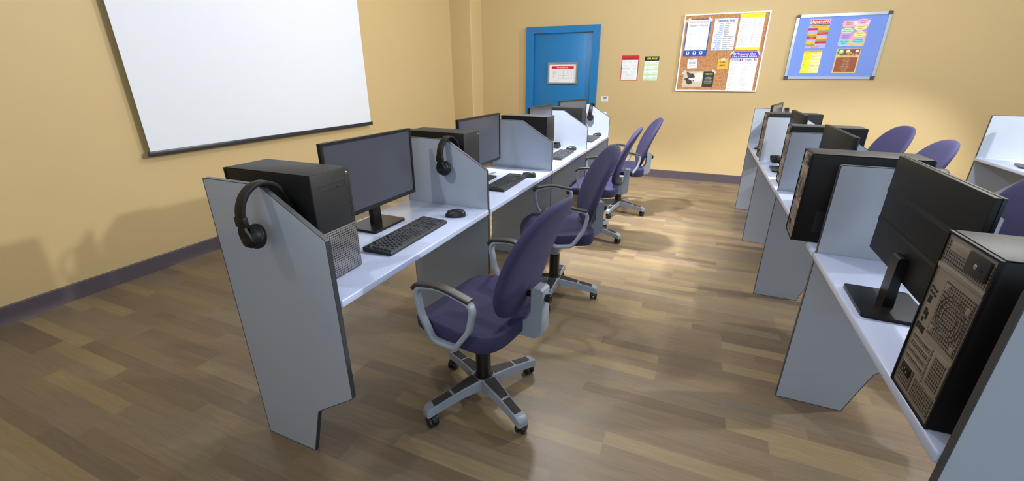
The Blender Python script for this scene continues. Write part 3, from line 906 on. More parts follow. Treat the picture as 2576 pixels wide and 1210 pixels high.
for i, lab in ((3, 'purple office chair at right whose rounded backrest stands farthest left against the back wall'),
               (2, 'purple office chair at right, second backrest from the left above the black towers'),
               (1, 'purple office chair cut off by the right edge, behind the nearest monitor')):
    loc, yaw, leg = CHAIRS[i]
    tag(chair_with_base((loc[0] + 2.02, loc[1] + (0.06 if i > 1 else 0), 0), yaw, leg), lab, 'chair', 'office chairs in the middle row')

# ------------------------------------------------------------------ notices, boards and posters on the back wall
def text_polys(body, size, align='CENTER', bold=0.0, shear=0.0):
    cu = bpy.data.curves.new('lettering', 'FONT')
    cu.body = body; cu.size = size; cu.align_x = align; cu.offset = bold; cu.shear = shear
    cu.resolution_u = 2; cu.fill_mode = 'FRONT'
    ob = bpy.data.objects.new('lettering', cu)
    me = ob.to_mesh()
    vs = [v.co.copy() for v in me.vertices]; fs = [tuple(p.vertices) for p in me.polygons]
    ob.to_mesh_clear(); bpy.data.objects.remove(ob); bpy.data.curves.remove(cu)
    return vs, fs
class Sheet:
    """a flat printed sheet on the back wall; u,v run 0..1 from the lower left corner, depth grows towards the room"""
    def __init__(self, name, x0, x1, z0, z1, ydepth, base, label, cat, group=None, tilt=0.0, thick=0.0012):
        self.w, self.h = x1 - x0, z1 - z0
        self.t = empty(name, ((x0 + x1) / 2, ydepth, (z0 + z1) / 2))
        self.t.rotation_euler = (0, R(tilt), 0)
        tag(self.t, label, cat, group)
        self.d = -thick
        self.ink = {}
        self.part('sheet', base, lambda b: b.box(-self.w / 2, self.w / 2, -thick, 0.0, -self.h / 2, self.h / 2))
    def X(self, u): return (u - 0.5) * self.w
    def Z(self, v): return (v - 0.5) * self.h
    def part(self, name, m, fn, angle=35):
        b = MB(); fn(b)
        return b.build(name, M[m], self.t, smooth=False)
    def rect(self, name, m, u0, u1, v0, v1, lv=1):
        d = self.d - 0.0004 * lv
        return self.part(name, m, lambda b: b.box(self.X(u0), self.X(u1), d, self.d + 0.0002, self.Z(v0), self.Z(v1)))
    def poly(self, name, m, uv, lv=1):
        d = self.d - 0.0004 * lv
        return self.part(name, m, lambda b: b.prism([(self.X(u), self.Z(v)) for u, v in uv], 'y', d, self.d + 0.0002))
    def rects(self, name, m, lst, lv=1):
        d = self.d - 0.0004 * lv
        def fn(b):
            for u0, u1, v0, v1 in lst:
                b.box(self.X(u0), self.X(u1), d, self.d + 0.0002, self.Z(v0), self.Z(v1))
        return self.part(name, m, fn)
    def ell(self, name, m, lst, lv=1, n=20):
        d = self.d - 0.0004 * lv
        def fn(b):
            for u, v, ru, rv in lst:
                b.prism([(self.X(u) + ru * self.w * math.cos(2 * PI * k / n), self.Z(v) + rv * self.h * math.sin(2 * PI * k / n)) for k in range(n)], 'y', d, self.d + 0.0002)
        return self.part(name, m, fn)
    def text(self, name, m, items, lv=2):
        """items = (body, u, v, height as a fraction, width limit as a fraction or None, align, bold, shear)"""
        d = self.d - 0.0004 * lv
        b = MB()
        for it in items:
            body, u, v, hf = it[:4]
            wl = it[4] if len(it) > 4 else None
            al = it[5] if len(it) > 5 else 'CENTER'
            bold = it[6] if len(it) > 6 else 0.0
            shear = it[7] if len(it) > 7 else 0.0
            size = hf * self.h * 1.38
            vs, fs = text_polys(body, size, al, bold * size, shear)
            if not vs: continue
            wd = max(q.x for q in vs) - min(q.x for q in vs)
            sx = 1.0
            if wl is not None: sx = wl * self.w / wd
            nv = [b.bm.verts.new((self.X(u) + q.x * sx, d, self.Z(v) + q.y)) for q in vs]
            for f in fs:
                try: b.bm.faces.new([nv[i] for i in f])
                except ValueError: pass
        for f in b.bm.faces:
            if f.normal.y > 0: pass
        return b.build(name, M[m], self.t, smooth=False)
    def strip(self, name, m, u, v, length, width, deg, lv=3):
        d = self.d - 0.0004 * lv
        c, s = math.cos(R(deg)), math.sin(R(deg))
        def fn(b):
            q = []
            for a, e in ((-1, -1), (1, -1), (1, 1), (-1, 1)):
                x, z = a * length / 2, e * width / 2
                q.append((self.X(u) + x * c - z * s, self.Z(v) + x * s + z * c))
            b.prism(q, 'y', d, d + 0.0006)
        return self.part(name, m, fn)

# cork board
cb = tag(empty('cork_board', (3.851, YB, 1.6925)), 'cork notice board in a thin white frame on the yellow back wall', 'notice board')
w2, h2 = 0.495, 0.469
ro = [(-w2, -h2), (w2, -h2), (w2, h2), (-w2, h2)]
MB().ring_prism(ro, inset(ro, 0.016), 'y', -0.022, 0.0).build('frame', M['wframe'], cb, smooth=False)
MB().box(-w2 + 0.0155, w2 - 0.0155, -0.014, -0.001, -h2 + 0.0155, h2 - 0.0155).build('cork_panel', M['cork'], cb, smooth=False)
YC = YB - 0.0142
GP = 'papers pinned to the cork board'
s = Sheet('poster', 3.395, 3.682, 1.66, 2.105, YC, 'p_blue', 'blue-bordered basic phrases poster, English to Finnish, on the cork board', 'poster', GP)
s.rect('white_field', 'p_white', 0.035, 0.955, 0.165, 0.975)
s.text('heading', 'p_pink', [('BASIC PHRASES', 0.5, 0.895, 0.05, 0.80, 'CENTER', 0.012)])
s.text('subheading', 'p_navy', [('English - Finnish', 0.5, 0.80, 0.062, 0.78, 'CENTER', 0.0, 0.35)])
L_ = ['HI', 'YES', 'THANK YOU', 'NO', 'BYE BYE', 'I\'M ....', 'SORRY', 'YOU\'RE', 'WELCOME']; R_ = ['HEI', 'JOO', 'KIITOS', 'EI', 'HEIHEI', 'OLEN ....', 'ANTEEKSI', 'OLE HYVA', '']
it = []
for k, (a, b_) in enumerate(zip(L_, R_)):
    v = 0.70 - 0.055 * k
    it += [(a, 0.13, v, 0.024, None, 'LEFT')] + ([(b_, 0.56, v, 0.024, None, 'LEFT')] if b_ else [])
it += [('HOW ARE YOU?', 0.12, 0.232, 0.024, None, 'LEFT'), ('MITA KUULUU?', 0.53, 0.232, 0.024, None, 'LEFT'), ('WELL', 0.12, 0.18, 0.024, None, 'LEFT'), ('HYVIN', 0.53, 0.18, 0.024, None, 'LEFT')]
s.text('lettering', 'p_ltblue', it)
s.rects('white_square', 'p_white', [(0.12, 0.25, 0.05, 0.135), (0.41, 0.54, 0.05, 0.135), (0.69, 0.82, 0.05, 0.135)])
s.rects('small_mark', 'p_navy', [(u + 0.035, u + 0.095, 0.085, 0.12) for u in (0.12, 0.41, 0.69)], 2)
s.strip('tape_strip', 'p_tape', 0.05, 0.98, 0.06, 0.026, 38); s.strip('tape_strip', 'p_tape', 0.97, 0.98, 0.06, 0.026, -38)

s = Sheet('poster', 3.722, 3.994, 1.724, 2.101, YC, 'p_grey', 'white German question words poster held by a yellow pin', 'poster', GP)
s.rect('white_field', 'p_white', 0.012, 0.988, 0.01, 0.99)
s.text('heading', 'p_blue', [('Question words in German', 0.5, 0.895, 0.085, 0.72, 'CENTER', 0.03)])
pairs = [('Wo?', 'Where?'), ('Was?', 'What?'), ('Wer?', 'Who?'), ('Wie?', 'How?'), ('Wann?', 'When?'), ('Warum?', 'Why?'), ('Was für..?', 'What kind of..?'), ('Wieviel?', 'How much?'), ('Wie viele?', 'How many?'), ('Wie lange?', 'How long?'), ('Wohin?', 'Where .. to?'), ('Woher?', 'Where .. from?'), ('Mit wem?', 'Who with?')]
s.text('german_words', 'p_midblue', [(a, 0.42, 0.815 - 0.0645 * k, 0.042, None, 'RIGHT', 0.02) for k, (a, b_) in enumerate(pairs)])
s.text('english_words', 'p_black', [(b_, 0.47, 0.815 - 0.0645 * k, 0.042, None, 'LEFT', 0.01) for k, (a, b_) in enumerate(pairs)])
b = MB(); b.lathe([(0.009, 0.0), (0.009, -0.006), (0.005, -0.009), (0.005, -0.018), (0.008, -0.021), (0.008, -0.024)], (s.X(0.12), s.d, s.Z(0.965)), 'y', 16)
b.build('push_pin', M['p_yellow'], s.t)

s = Sheet('poster', 4.015, 4.288, 1.728, 2.144, YC, 'p_white', 'white verb list poster with yellow bands at top and bottom', 'poster', GP)
s.rect('yellow_band', 'p_yellow', 0, 1, 0.875, 1.0); s.rect('yellow_band', 'p_yellow', 0, 1, 0.0, 0.07)
s.text('heading', 'p_olive', [('TOP 30 GERMAN', 0.5, 0.945, 0.026, 0.34), ('VERBS FOR BEGINNERS', 0.5, 0.905, 0.026, 0.56)])
v1 = ['1. sein', '2. haben', '3. werden', '4. gehen', '5. kommen', '6. geben', '7. machen', '8. sagen', '9. fragen', '10. essen', '11. sehen', '12. wissen', '13. lesen', '14. schlafen', '15. laufen', '16. trinken']
v2 = ['to be', 'to have', 'to become', 'to go', 'to come', 'to give', 'to make', 'to say', 'to ask', 'to eat', 'to see', 'to know', 'to read', 'to sleep', 'to run', 'to drink']
it = []
for k in range(16):
    v = 0.83 - 0.046 * k
    it += [(v1[k], 0.08, v, 0.02, None, 'LEFT'), (v2[k], 0.30, v, 0.018, None, 'LEFT'), (v1[15 - k].split('. ')[1], 0.56, v, 0.02, None, 'LEFT'), (v2[15 - k], 0.76, v, 0.018, None, 'LEFT')]
s.text('lettering', 'p_grey', it)

s = Sheet('poster', 3.982, 4.297, 1.241, 1.70, YC, 'p_white', 'tall French phrases poster with a violet title band, lower right of the cork board', 'poster', GP)
s.rect('title_band', 'p_violet', 0, 1, 0.845, 1.0)
s.text('title', 'p_white', [('20 Phrases to Chat', 0.47, 0.935, 0.052, 0.82, 'CENTER', 0.02, 0.2), ('Like a French Native', 0.49, 0.868, 0.052, 0.90, 'CENTER', 0.02, 0.2)])
s.text('column_heading', 'p_navy', [('En français...', 0.05, 0.79, 0.03, None, 'LEFT', 0.02), ('In English...', 0.54, 0.79, 0.03, None, 'LEFT', 0.02)])
s.rects('red_rule', 'p_red', [(0.05, 0.31, 0.772, 0.777), (0.54, 0.80, 0.772, 0.777)])
s.rects('flag_blue', 'p_navy', [(0.345, 0.378, 0.775, 0.835), (0.85, 0.90, 0.805, 0.835)]); s.rects('flag_red', 'p_red', [(0.415, 0.448, 0.775, 0.835)] + [(0.85, 0.96, 0.775 + 0.012 * k, 0.781 + 0.012 * k) for k in range(5)], 1)
s.rect('column_rule', 'p_grey', 0.497, 0.502, 0.02, 0.82)
fr = ['Qu\'est-ce que tu fais ?', 'Ça te dit de sortir ce soir ?', 'Je suis fatigué', 'On se voit quand et à quelle heure', 'Ça roule', 'Je n\'en reviens pas', 'Ça marche !', 'J\'ai hâte de te voir', 'Tu me manques', 'Dis donc', 'C\'est pas grave', 'T\'inquiète', 'Laisse tomber', 'Bref', 'Quoi de neuf ?', 'Ça te dérange si on y va', 'Tant pis', 'Tant mieux', 'C\'est parti', 'À plus tard']
en = ['What are you doing?', 'Do you want to go out?', 'I am tired', 'When do we meet', 'All good', 'I can\'t believe it', 'That works!', 'I can\'t wait to see you', 'I miss you', 'Say', 'It\'s no big deal', 'Don\'t worry', 'Let it go', 'In short', 'What\'s new?', 'Do you mind if we go', 'Too bad', 'So much the better', 'Let\'s go', 'See you later']
it = []
for k in range(20):
    v = 0.735 - 0.0365 * k
    it += [(fr[k], 0.05, v, 0.014, None, 'LEFT'), (en[k], 0.54, v, 0.014, None, 'LEFT')]
s.text('lettering', 'p_grey', it)
s.strip('tape_strip', 'p_tape', 0.02, 0.985, 0.055, 0.022, 40); s.strip('tape_strip', 'p_tape', 0.99, 0.985, 0.055, 0.022, -55)

s = Sheet('sticky_note', 3.466, 3.586, 1.514, 1.63, YC, 'p_white', 'white note reading Hola held by pink tape', 'note', GP, -4)
s.text('lettering', 'p_navy', [('Hola!', 0.5, 0.45, 0.30, 0.66, 'CENTER', 0.0, 0.1)])
s.rect('underline', 'p_navy', 0.2, 0.82, 0.25, 0.27, 2)
s.strip('tape_strip', 'p_pinktape', 0.5, 0.97, 0.06, 0.018, 4)
s = Sheet('sticky_note', 3.837, 3.959, 1.502, 1.625, YC, 'p_amber', 'orange note reading Guten Abend below the German poster', 'note', GP, -3)
s.text('lettering', 'p_black', [('GUTEN', 0.45, 0.58, 0.16, 0.55, 'CENTER', 0.02), ('ABEND', 0.47, 0.30, 0.16, 0.55, 'CENTER', 0.02)])
s.ell('small_face', 'p_olive', [(0.78, 0.16, 0.08, 0.08)]); s.ell('small_face', 'p_amber', [(0.78, 0.16, 0.065, 0.065)], 2)
s.strip('tape_strip', 'p_tape', 0.5, 0.94, 0.045, 0.03, 2)

s = Sheet('photo_card', 3.436, 3.817, 1.278, 1.473, YC, 'p_cream', 'photo card of a black and white dog, lower left of the cork board', 'photo card', GP)
s.rect('dark_field', 'p_char', 0.65, 1.0, 0.0, 1.0)
s.poly('dog_body', 'p_furwhite', [(0.30, 0.45), (0.36, 0.80), (0.46, 0.90), (0.60, 0.92), (0.64, 0.62), (0.60, 0.38), (0.46, 0.30)], 1)
s.poly('dog_head', 'p_fur', [(0.09, 0.42), (0.16, 0.64), (0.20, 0.86), (0.30, 0.88), (0.385, 0.70), (0.36, 0.42), (0.30, 0.20), (0.20, 0.14), (0.13, 0.24)], 2)
s.poly('dog_ear', 'p_fur', [(0.09, 0.99), (0.14, 0.70), (0.25, 0.84)], 3); s.poly('dog_ear', 'p_char', [(0.01, 0.50), (0.14, 0.44), (0.15, 0.60)], 3)
s.poly('dog_blaze', 'p_furwhite', [(0.18, 0.58), (0.26, 0.55), (0.38, 0.60), (0.40, 0.42), (0.33, 0.30), (0.28, 0.42), (0.19, 0.50)], 4)
s.ell('dog_nose', 'p_char', [(0.345, 0.40, 0.018, 0.04), (0.30, 0.665, 0.014, 0.03), (0.255, 0.30, 0.014, 0.03)], 5)
s.text('heading', 'p_brightyellow', [('WEDDING DAY', 0.83, 0.79, 0.085, 0.24, 'CENTER', 0.03, 0.3)])
s.text('lettering', 'p_white', [('IN CASE OF FIRE', 0.83, 0.60, 0.045, 0.16), ('WALK TO THE NEAREST', 0.83, 0.52, 0.045, 0.24), ('EXIT QUIETLY', 0.83, 0.44, 0.045, 0.2), ('LET US WALK TOGETHER', 0.83, 0.36, 0.045, 0.25), ('EVERY MORNING', 0.83, 0.29, 0.045, 0.25)])
s.text('closing_line', 'p_brightyellow', [('AND KEEP SMILING', 0.83, 0.21, 0.045, 0.24)])
s.strip('tape_strip', 'p_tape', 0.0, 0.94, 0.065, 0.022, 45); s.strip('tape_strip', 'p_tape', 0.98, 0.99, 0.065, 0.022, -38)

# blue board
bb = tag(empty('blue_board', (5.0885, YB, 1.7395)), 'blue display board in an aluminium frame with dark corner caps', 'notice board')
w2, h2 = 0.4615, 0.3585
ro = [(-w2, -h2), (w2, -h2), (w2, h2), (-w2, h2)]
ri = inset(ro, 0.03)
MB().ring_prism(ro, ri, 'y', -0.02, 0.0).build('frame', M['alu'], bb, smooth=False)
MB().box(ri[0][0] - 0.002, ri[1][0] + 0.002, -0.013, -0.001, ri[0][1] - 0.002, ri[2][1] + 0.002).build('felt_panel', M['blueboard'], bb, smooth=False)
for sx in (-1, 1):
    for sz in (-1, 1):
        q = [(sx * (w2 + 0.002), sz * (h2 + 0.002)), (sx * (w2 - 0.042), sz * (h2 + 0.002)), (sx * (w2 - 0.042), sz * (h2 - 0.034)), (sx * (w2 + 0.002), sz * (h2 - 0.034))]
        MB().prism(fillet(q, [0.012, 0.002, 0.006, 0.002], 4), 'y', -0.025, -0.0005).build('corner_cap', M['cap'], bb, smooth=False)
YD = YB - 0.0132
GB = 'posters on the blue board'
s = Sheet('poster', 4.774, 4.982, 1.734, 2.048, YD, 'p_lilac', 'Japanese phrases poster with coloured rows, upper left of the blue board', 'poster', GB)
s.rect('title_band', 'p_red', 0.09, 0.92, 0.835, 0.965)
s.text('title', 'p_white', [('Japanese', 0.49, 0.87, 0.10, 0.84, 'CENTER', 0.02, 0.25)])
s.rect('black_band', 'p_black', 0.02, 0.98, 0.785, 0.82)
s.text('band_text', 'p_gold', [('20+ USEFUL PHRASES', 0.5, 0.791, 0.026, 0.82)])
s.rect('yellow_band', 'p_gold', 0.12, 0.90, 0.725, 0.775)
s.text('band_text', 'p_brown', [('FOR TOURISTS', 0.5, 0.733, 0.036, 0.70)])
cols = ['p_red', 'p_lilac', 'p_gold', 'p_moss']
for c in ('p_red', 'p_gold', 'p_moss'):
    lst = []
    for k in range(8):
        v1_ = 0.69 - 0.077 * k
        if cols[k % 4] == c: lst.append((0.0, 0.47, v1_ - 0.074, v1_))
        if ['p_gold', 'p_moss', 'p_red', 'p_lilac'][k % 4] == c: lst.append((0.47, 1.0, v1_ - 0.074, v1_))
    s.rects('row_band', c, lst)
ws = [('YES', 'HAI'), ('THANK YOU', 'ARIGATO GOZAIMASU'), ('HELLO', 'KONNICHIWA'), ('PLEASE', 'ONEGAI'), ('EXCUSE ME', 'SUMIMASEN'), ('GOOD MORNING', 'OHAYO'), ('GOODBYE', 'SAYONARA'), ('NO', 'IIE')]
it = []
for k, (a, b_) in enumerate(ws):
    it += [(a, 0.235, 0.65 - 0.077 * k, 0.018), (b_, 0.735, 0.65 - 0.077 * k, 0.018, 0.4 if len(b_) > 8 else None)]
s.text('lettering', 'p_white', it)
s.rect('footer_box', 'p_pink', 0.33, 0.66, 0.02, 0.075)
s.text('footer_text', 'p_white', [('TRAVEL', 0.495, 0.033, 0.028, 0.24)])

s = Sheet('poster', 5.11, 5.361, 1.748, 2.033, YD, 'p_sky', 'Spanish question words poster of coloured ovals, upper right of the blue board', 'poster', GB)
s.rect('white_band', 'p_white', 0, 1, 0.78, 0.93); s.rect('rose_band', 'p_rose', 0, 1, 0.70, 0.78); s.rect('violet_band', 'p_mauve', 0, 1, 0.42, 0.56)
s.rect('peach_band', 'p_rose', 0, 1, 0.22, 0.42); s.rect('sand_band', 'p_peach', 0, 1, 0.0, 0.22)
ov = [('p_rose', 0.20, 0.84, '¿Qué?', 'What?'), ('p_bubblepink', 0.74, 0.89, '¿Cómo?', 'How?'), ('p_lightgreen', 0.22, 0.58, '¿Cuánto?', 'How much?'), ('p_lemon', 0.70, 0.67, '¿Quién?', 'Who?'),
      ('p_mauve', 0.22, 0.35, '¿Dónde?', 'Where?'), ('p_lemon', 0.73, 0.43, '¿Cuándo?', 'When?'), ('p_cyan', 0.20, 0.13, '¿Por qué?', 'Why?'), ('p_cyan', 0.74, 0.19, '¿Cuántos?', 'How many?')]
it = []
for c, u, v, a, b_ in ov:
    s.ell('oval', c, [(u, v, 0.235, 0.105)], 2)
    it += [(a, u, v + 0.02, 0.052, None, 'CENTER', 0.0, 0.2), (b_, u, v - 0.055, 0.052, None, 'CENTER', 0.0, 0.2)]
s.text('lettering', 'p_char', it, 3)

s = Sheet('poster', 4.784, 4.971, 1.45, 1.704, YD, 'p_lemon', 'yellow products word list, lower left of the blue board', 'poster', GB)
s.rect('title_band', 'p_amber', 0, 1, 0.925, 1.0); s.rect('left_column', 'p_yellow', 0, 0.47, 0.0, 0.925)
s.text('title', 'p_brown', [('PRODUCTS', 0.5, 0.94, 0.04, 0.36, 'CENTER', 0.01)])
s.rects('pale_row', 'p_paleyellow', [(0.47, 1.0, 0.80 - 0.145 * k, 0.87 - 0.145 * k) for k in range(6)])
la = ['ITALIANO', 'latte fresco', 'il pane', 'le uova fresche', 'formaggio', 'la carne', 'il pesce', 'la frutta', 'la verdura', 'il riso', 'la pasta', 'il burro', 'olio di oliva']
lb = ['ENGLISH', 'milk', 'bread', 'eggs', 'cheese', 'meat', 'fish', 'fruit', 'vegetables', 'rice', 'pasta', 'butter', 'olive oil']
it = []
for k in range(13):
    v = 0.875 - 0.069 * k
    it += [(la[k], 0.06, v, 0.026, None, 'LEFT'), (lb[k], 0.52, v, 0.026, None, 'LEFT')]
s.text('lettering', 'p_brown', it)

s = Sheet('poster', 5.115, 5.35, 1.45, 1.718, YD, 'p_peach', 'orange and brown fruit poster with a fruit picture, lower right of the blue board', 'poster', GB)
s.rect('picture', 'p_slate', 0.04, 0.97, 0.755, 0.985)
s.ell('lime', 'p_lime', [(0.20, 0.88, 0.10, 0.085), (0.10, 0.79, 0.06, 0.03), (0.06, 0.92, 0.025, 0.05)], 2); s.ell('orange', 'p_orange', [(0.48, 0.89, 0.10, 0.08), (0.62, 0.84, 0.045, 0.04), (0.52, 0.785, 0.04, 0.028), (0.72, 0.79, 0.04, 0.03), (0.84, 0.785, 0.04, 0.028)], 2)
s.ell('apple', 'p_red', [(0.68, 0.95, 0.07, 0.034)], 2); s.ell('dragon_fruit', 'p_magenta', [(0.86, 0.89, 0.10, 0.085)], 2)
s.ell('cut_face', 'p_paleyellow', [(0.20, 0.90, 0.07, 0.05), (0.48, 0.905, 0.07, 0.05), (0.86, 0.905, 0.065, 0.045)], 3)
s.text('title', 'p_brown', [('FRUIT IN ITALIAN', 0.5, 0.685, 0.042, 0.64)])
s.rect('brown_field', 'p_brown', 0.05, 0.95, 0.05, 0.645)
fl = [('MELA', 'APPLE'), ('ARANCIA', 'ORANGE'), ('BANANA', 'BANANA'), ('UVA', 'GRAPES'), ('PERA', 'PEAR'), ('LIMONE', 'LEMON'), ('FRAGOLA', 'STRAWBERRY'), ('CILIEGIA', 'CHERRY'), ('ANGURIA', 'WATERMELON'), ('PESCA', 'PEACH'), ('ANANAS', 'PINEAPPLE'), ('FICO', 'FIG')]
s.text('gold_lettering', 'p_gold', [('%s - %s' % p, 0.5, 0.605 - 0.048 * k, 0.023) for k, p in enumerate(fl) if k % 2 == 0])
s.text('white_lettering', 'p_white', [('%s - %s' % p, 0.5, 0.605 - 0.048 * k, 0.023) for k, p in enumerate(fl) if k % 2 == 1])

# two posters and a notice straight on the wall
s = Sheet('poster', 2.5864, 2.8244, 1.3539, 1.6831, YB - 0.0002, 'p_red', 'white phrase poster with a red title and border, on the wall right of the door', 'poster')
s.text('title', 'p_darkred', [('USEFUL JAPANESE PHRASES', 0.5, 0.87, 0.035, 0.86, 'CENTER', 0.01)])
s.rect('white_field', 'p_white', 0.04, 0.955, 0.02, 0.825)
g1, g2 = [], []
for v, us in ((0.765, (0.17, 0.50, 0.82)), (0.62, (0.26, 0.72)), (0.49, (0.17, 0.42, 0.77)), (0.345, (0.27, 0.72)), (0.225, (0.5,)), (0.09, (0.5,))):
    for u in us:
        wd = 0.9 / len(us) * 0.62
        g1.append((['Hello', 'Good day', 'Thank you', 'Excuse me', 'My name is', 'Please'][len(g1) % 6], u, v, 0.022, min(wd, 0.4)))
        g2 += [('konnichiwa desu', u, v - 0.033, 0.018, wd), ('arigato gozaimasu', u, v - 0.063, 0.016, wd)]
s.text('green_heading', 'p_green', g1); s.text('lettering', 'p_faint', g2)
s = Sheet('poster', 2.9039, 3.0931, 1.3547, 1.6671, YB - 0.0002, 'p_white', 'green-striped phrase poster with a black title band, beside the red poster', 'poster')
s.rect('title_band', 'p_black', 0, 1, 0.82, 1.0)
s.text('title', 'p_brightyellow', [('USEFUL PHRASES', 0.5, 0.875, 0.075, 0.74, 'CENTER', 0.03)])
s.rects('green_row', 'p_lightgreen', [(0, 1, 0.614 - 0.205 * k, 0.716 - 0.205 * k) for k in range(4)])
it = []
for k, (a, b_, c) in enumerate([('konnichiwa', 'hi', 'Hello'), ('arigato', 'thanks', 'Thank you'), ('hai', 'yes', 'Please'), ('sumimasen', 'sorry', 'Sorry'), ('ohayo gozaimasu', 'morning', 'Good day'), ('tasukete kudasai', 'help me', 'Can you help'), ('sayonara', 'bye', 'Farewell'), ('ikura desu ka', 'how much', 'How much')]):
    v = 0.755 - 0.1025 * k
    it += [(a, 0.27, v, 0.026), (b_, 0.27, v - 0.036, 0.022), (c, 0.94, v - 0.015, 0.03, None, 'RIGHT')]
s.text('lettering', 'p_grey', it)
s = Sheet('notice', 2.3359, 2.4338, 1.0615, 1.1342, YB - 0.0002, 'p_white', 'small white notice on the wall between the door and the red poster', 'notice', thick=0.004)
s.rect('grey_box', 'p_grey', 0.26, 0.80, 0.55, 0.88)
s.text('lettering', 'p_grey', [('PLEASE SWITCH OFF', 0.5, 0.38, 0.09, 0.7), ('COMPUTERS', 0.5, 0.24, 0.09, 0.5), ('AFTER USE THANK YOU', 0.5, 0.09, 0.09, 0.7)])
sw = tag(empty('light_switch', (2.393, YB, 0.866)), 'small white wall plate behind the last divider of the left row', 'switch')
MB().box(-0.035, 0.035, -0.012, 0.0, -0.043, 0.043, 0.004, 3).build('plate', M['wframe'], sw)
MB().box(-0.013, 0.013, -0.016, -0.011, -0.024, 0.024, 0.002).build('rocker', M['wframe'], sw)

# fire plan in a frame on the door
fx0, fx1, fz0, fz1 = 1.4938, 1.9558, 1.2987, 1.6056
s = Sheet('framed_notice', fx0, fx1, fz0, fz1, YB - 0.0125, 'p_white', 'framed fire evacuation plan hung on the blue door', 'notice', thick=0.006)
ro = [(-s.w / 2, -s.h / 2), (s.w / 2, -s.h / 2), (s.w / 2, s.h / 2), (-s.w / 2, s.h / 2)]
MB().ring_prism(ro, inset(ro, 0.022), 'y', -0.022, -0.0005).build('frame', M['alu'], s.t, smooth=False)
s.rect('red_band', 'p_red', 0.12, 0.865, 0.70, 0.83)
s.text('heading', 'p_lemon', [('Fire Evacuation Plan', 0.49, 0.737, 0.052, 0.38, 'CENTER', 0.02)])
def outline(u0, u1, v0, v1, t=0.004):
    return [(u0, u1, v0, v0 + t * 1.5), (u0, u1, v1 - t * 1.5, v1), (u0, u0 + t, v0, v1), (u1 - t, u1, v0, v1)]
s.rects('plan_lines', 'p_grey', outline(0.36, 0.52, 0.47, 0.63) + outline(0.53, 0.655, 0.47, 0.63) + outline(0.69, 0.81, 0.25, 0.63) + outline(0.36, 0.515, 0.25, 0.41) + outline(0.53, 0.68, 0.25, 0.41))
s.rects('faint_lines', 'p_faint', [(0.16, 0.27, 0.44 + 0.03 * k, 0.45 + 0.03 * k) for k in range(6)] + [(0.19, 0.42, 0.15, 0.155), (0.16, 0.24, 0.30, 0.305)])
s.ell('pointer', 'p_grey', [(0.19, 0.365, 0.015, 0.025), (0.51, 0.385, 0.012, 0.02)])

# ------------------------------------------------------------------ lamps
def lamp(kind, name, loc, energy, col, **kw):
    l = bpy.data.lights.new(name, kind)
    l.energy = energy; l.color = col
    for k, v in kw.items(): setattr(l, k, v)
    o = bpy.data.objects.new(name, l); COL.objects.link(o); o.location = loc
    return o
def spot(name, loc, aim, energy, col, size, blend, soft):
    o = lamp('SPOT', name, loc, energy, col, shadow_soft_size=soft, spot_size=R(size), spot_blend=blend)
    o.rotation_euler = (Vector(aim) - Vector(loc)).to_track_quat('-Z', 'Y').to_euler()
    return o
lamp('POINT', 'ceiling_lamp_aisle', (2.65, 3.62, 2.80), 84, (1.0, 0.99, 0.97), shadow_soft_size=0.07)
spot('ceiling_spot_aisle', (2.65, 3.62, 2.80), (2.35, 4.25, 0.5), 620, (1.0, 0.99, 0.98), 84, 0.6, 0.07)
spot('ceiling_spot_middle', (5.3, 3.55, 2.90), (4.65, 4.3, 0.5), 380, (1.0, 0.99, 0.98), 74, 0.7, 0.07)
lamp('POINT', 'ceiling_lamp_middle', (5.3, 3.55, 2.90), 140, (1.0, 0.99, 0.97), shadow_soft_size=0.07)
spot('ceiling_spot_near', (1.9, -0.45, 3.22), (4.2, 3.2, 0.0), 190, (1.0, 1.0, 1.0), 46, 0.9, 0.06)
spot('added_spot_far', (8.0, 3.6, 2.95), (6.35, 5.2, 0.9), 620, (1.0, 1.0, 1.0), 42, 0.5, 0.06)  # extra spot added to brighten the divider of the right row
lamp('POINT', 'ceiling_lamp_near', (1.9, -0.45, 3.22), 14, (1.0, 1.0, 1.0), shadow_soft_size=0.07)
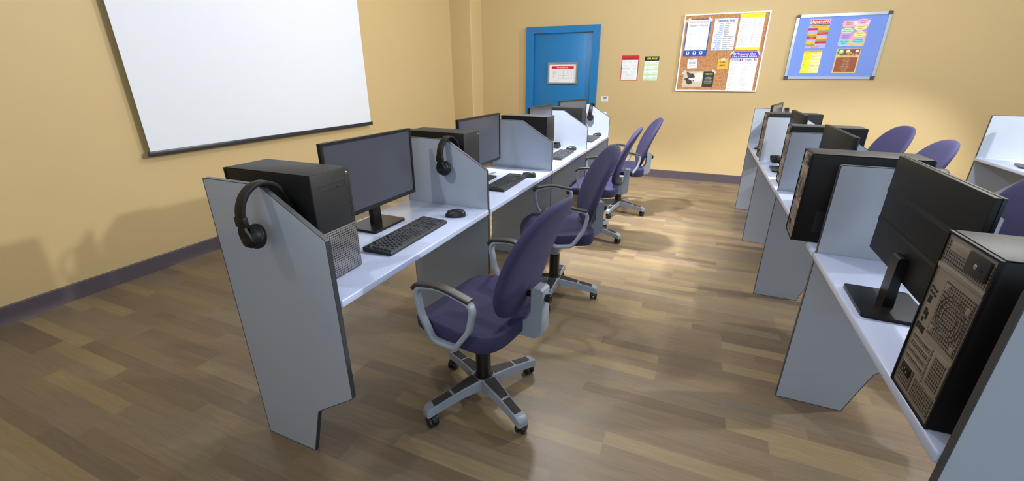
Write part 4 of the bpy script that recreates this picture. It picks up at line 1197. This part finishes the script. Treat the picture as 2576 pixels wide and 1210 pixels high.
spot('ceiling_spot_right', (9.3, 4.0, 3.22), (0.0, 1.7, 0.4), 950, (1.0, 0.99, 0.96), 92, 0.35, 0.08)
for nm, x, y, sx, sy, e in (('ambient_fill_left', 2.6, 2.4, 4.4, 7.6, 16), ('ambient_fill_right', 7.6, 2.4, 4.4, 7.6, 26)):  # broad bluish fill added for flat ambient light, no actual panels
    lamp('AREA', nm, (x, y, ZC - 0.02), e, (0.66, 0.83, 1.0), shape='RECTANGLE', size=sx, size_y=sy)
wl = lamp('AREA', 'added_bluish_fill', (6.3, YF - 0.02, 1.75), 100, (0.60, 0.80, 1.0), shape='RECTANGLE', size=5.9, size_y=1.9)  # fill light added to lift camera-facing panels and the space under desks
wl.rotation_euler = (R(90), 0, 0)
SC.cycles.diffuse_bounces = 3

# ------------------------------------------------------------------ camera
F_PX, YAW, PITCH_, ROLL = 1061.6858, 0.404484, -0.372443, 0.000691
cam = bpy.data.cameras.new('camera'); co = bpy.data.objects.new('camera', cam); COL.objects.link(co)
cam.sensor_fit = 'HORIZONTAL'; cam.sensor_width = 36.0; cam.lens = 36.0 * F_PX / 2576.0
cam.clip_start = 0.02
fw = Vector((-math.sin(YAW) * math.cos(PITCH_), math.cos(YAW) * math.cos(PITCH_), math.sin(PITCH_)))
rt = Vector((math.cos(YAW), math.sin(YAW), 0)); up = rt.cross(fw)
r2 = rt * math.cos(ROLL) + up * math.sin(ROLL); u2 = up * math.cos(ROLL) - rt * math.sin(ROLL)
co.matrix_world = Matrix(((r2.x, u2.x, -fw.x, 3.72055), (r2.y, u2.y, -fw.y, 0.04482), (r2.z, u2.z, -fw.z, 1.41864), (0, 0, 0, 1)))
SC.camera = co
w = bpy.data.worlds.new('world'); SC.world = w; w.use_nodes = True
w.node_tree.nodes['Background'].inputs[0].default_value = (0.75, 0.85, 1.0, 1); w.node_tree.nodes['Background'].inputs[1].default_value = 0.3
vs = SC.view_settings
vs.view_transform = 'Standard'; vs.look = 'None'; vs.exposure = 0.0; vs.gamma = 1.0; vs.use_curve_mapping = False
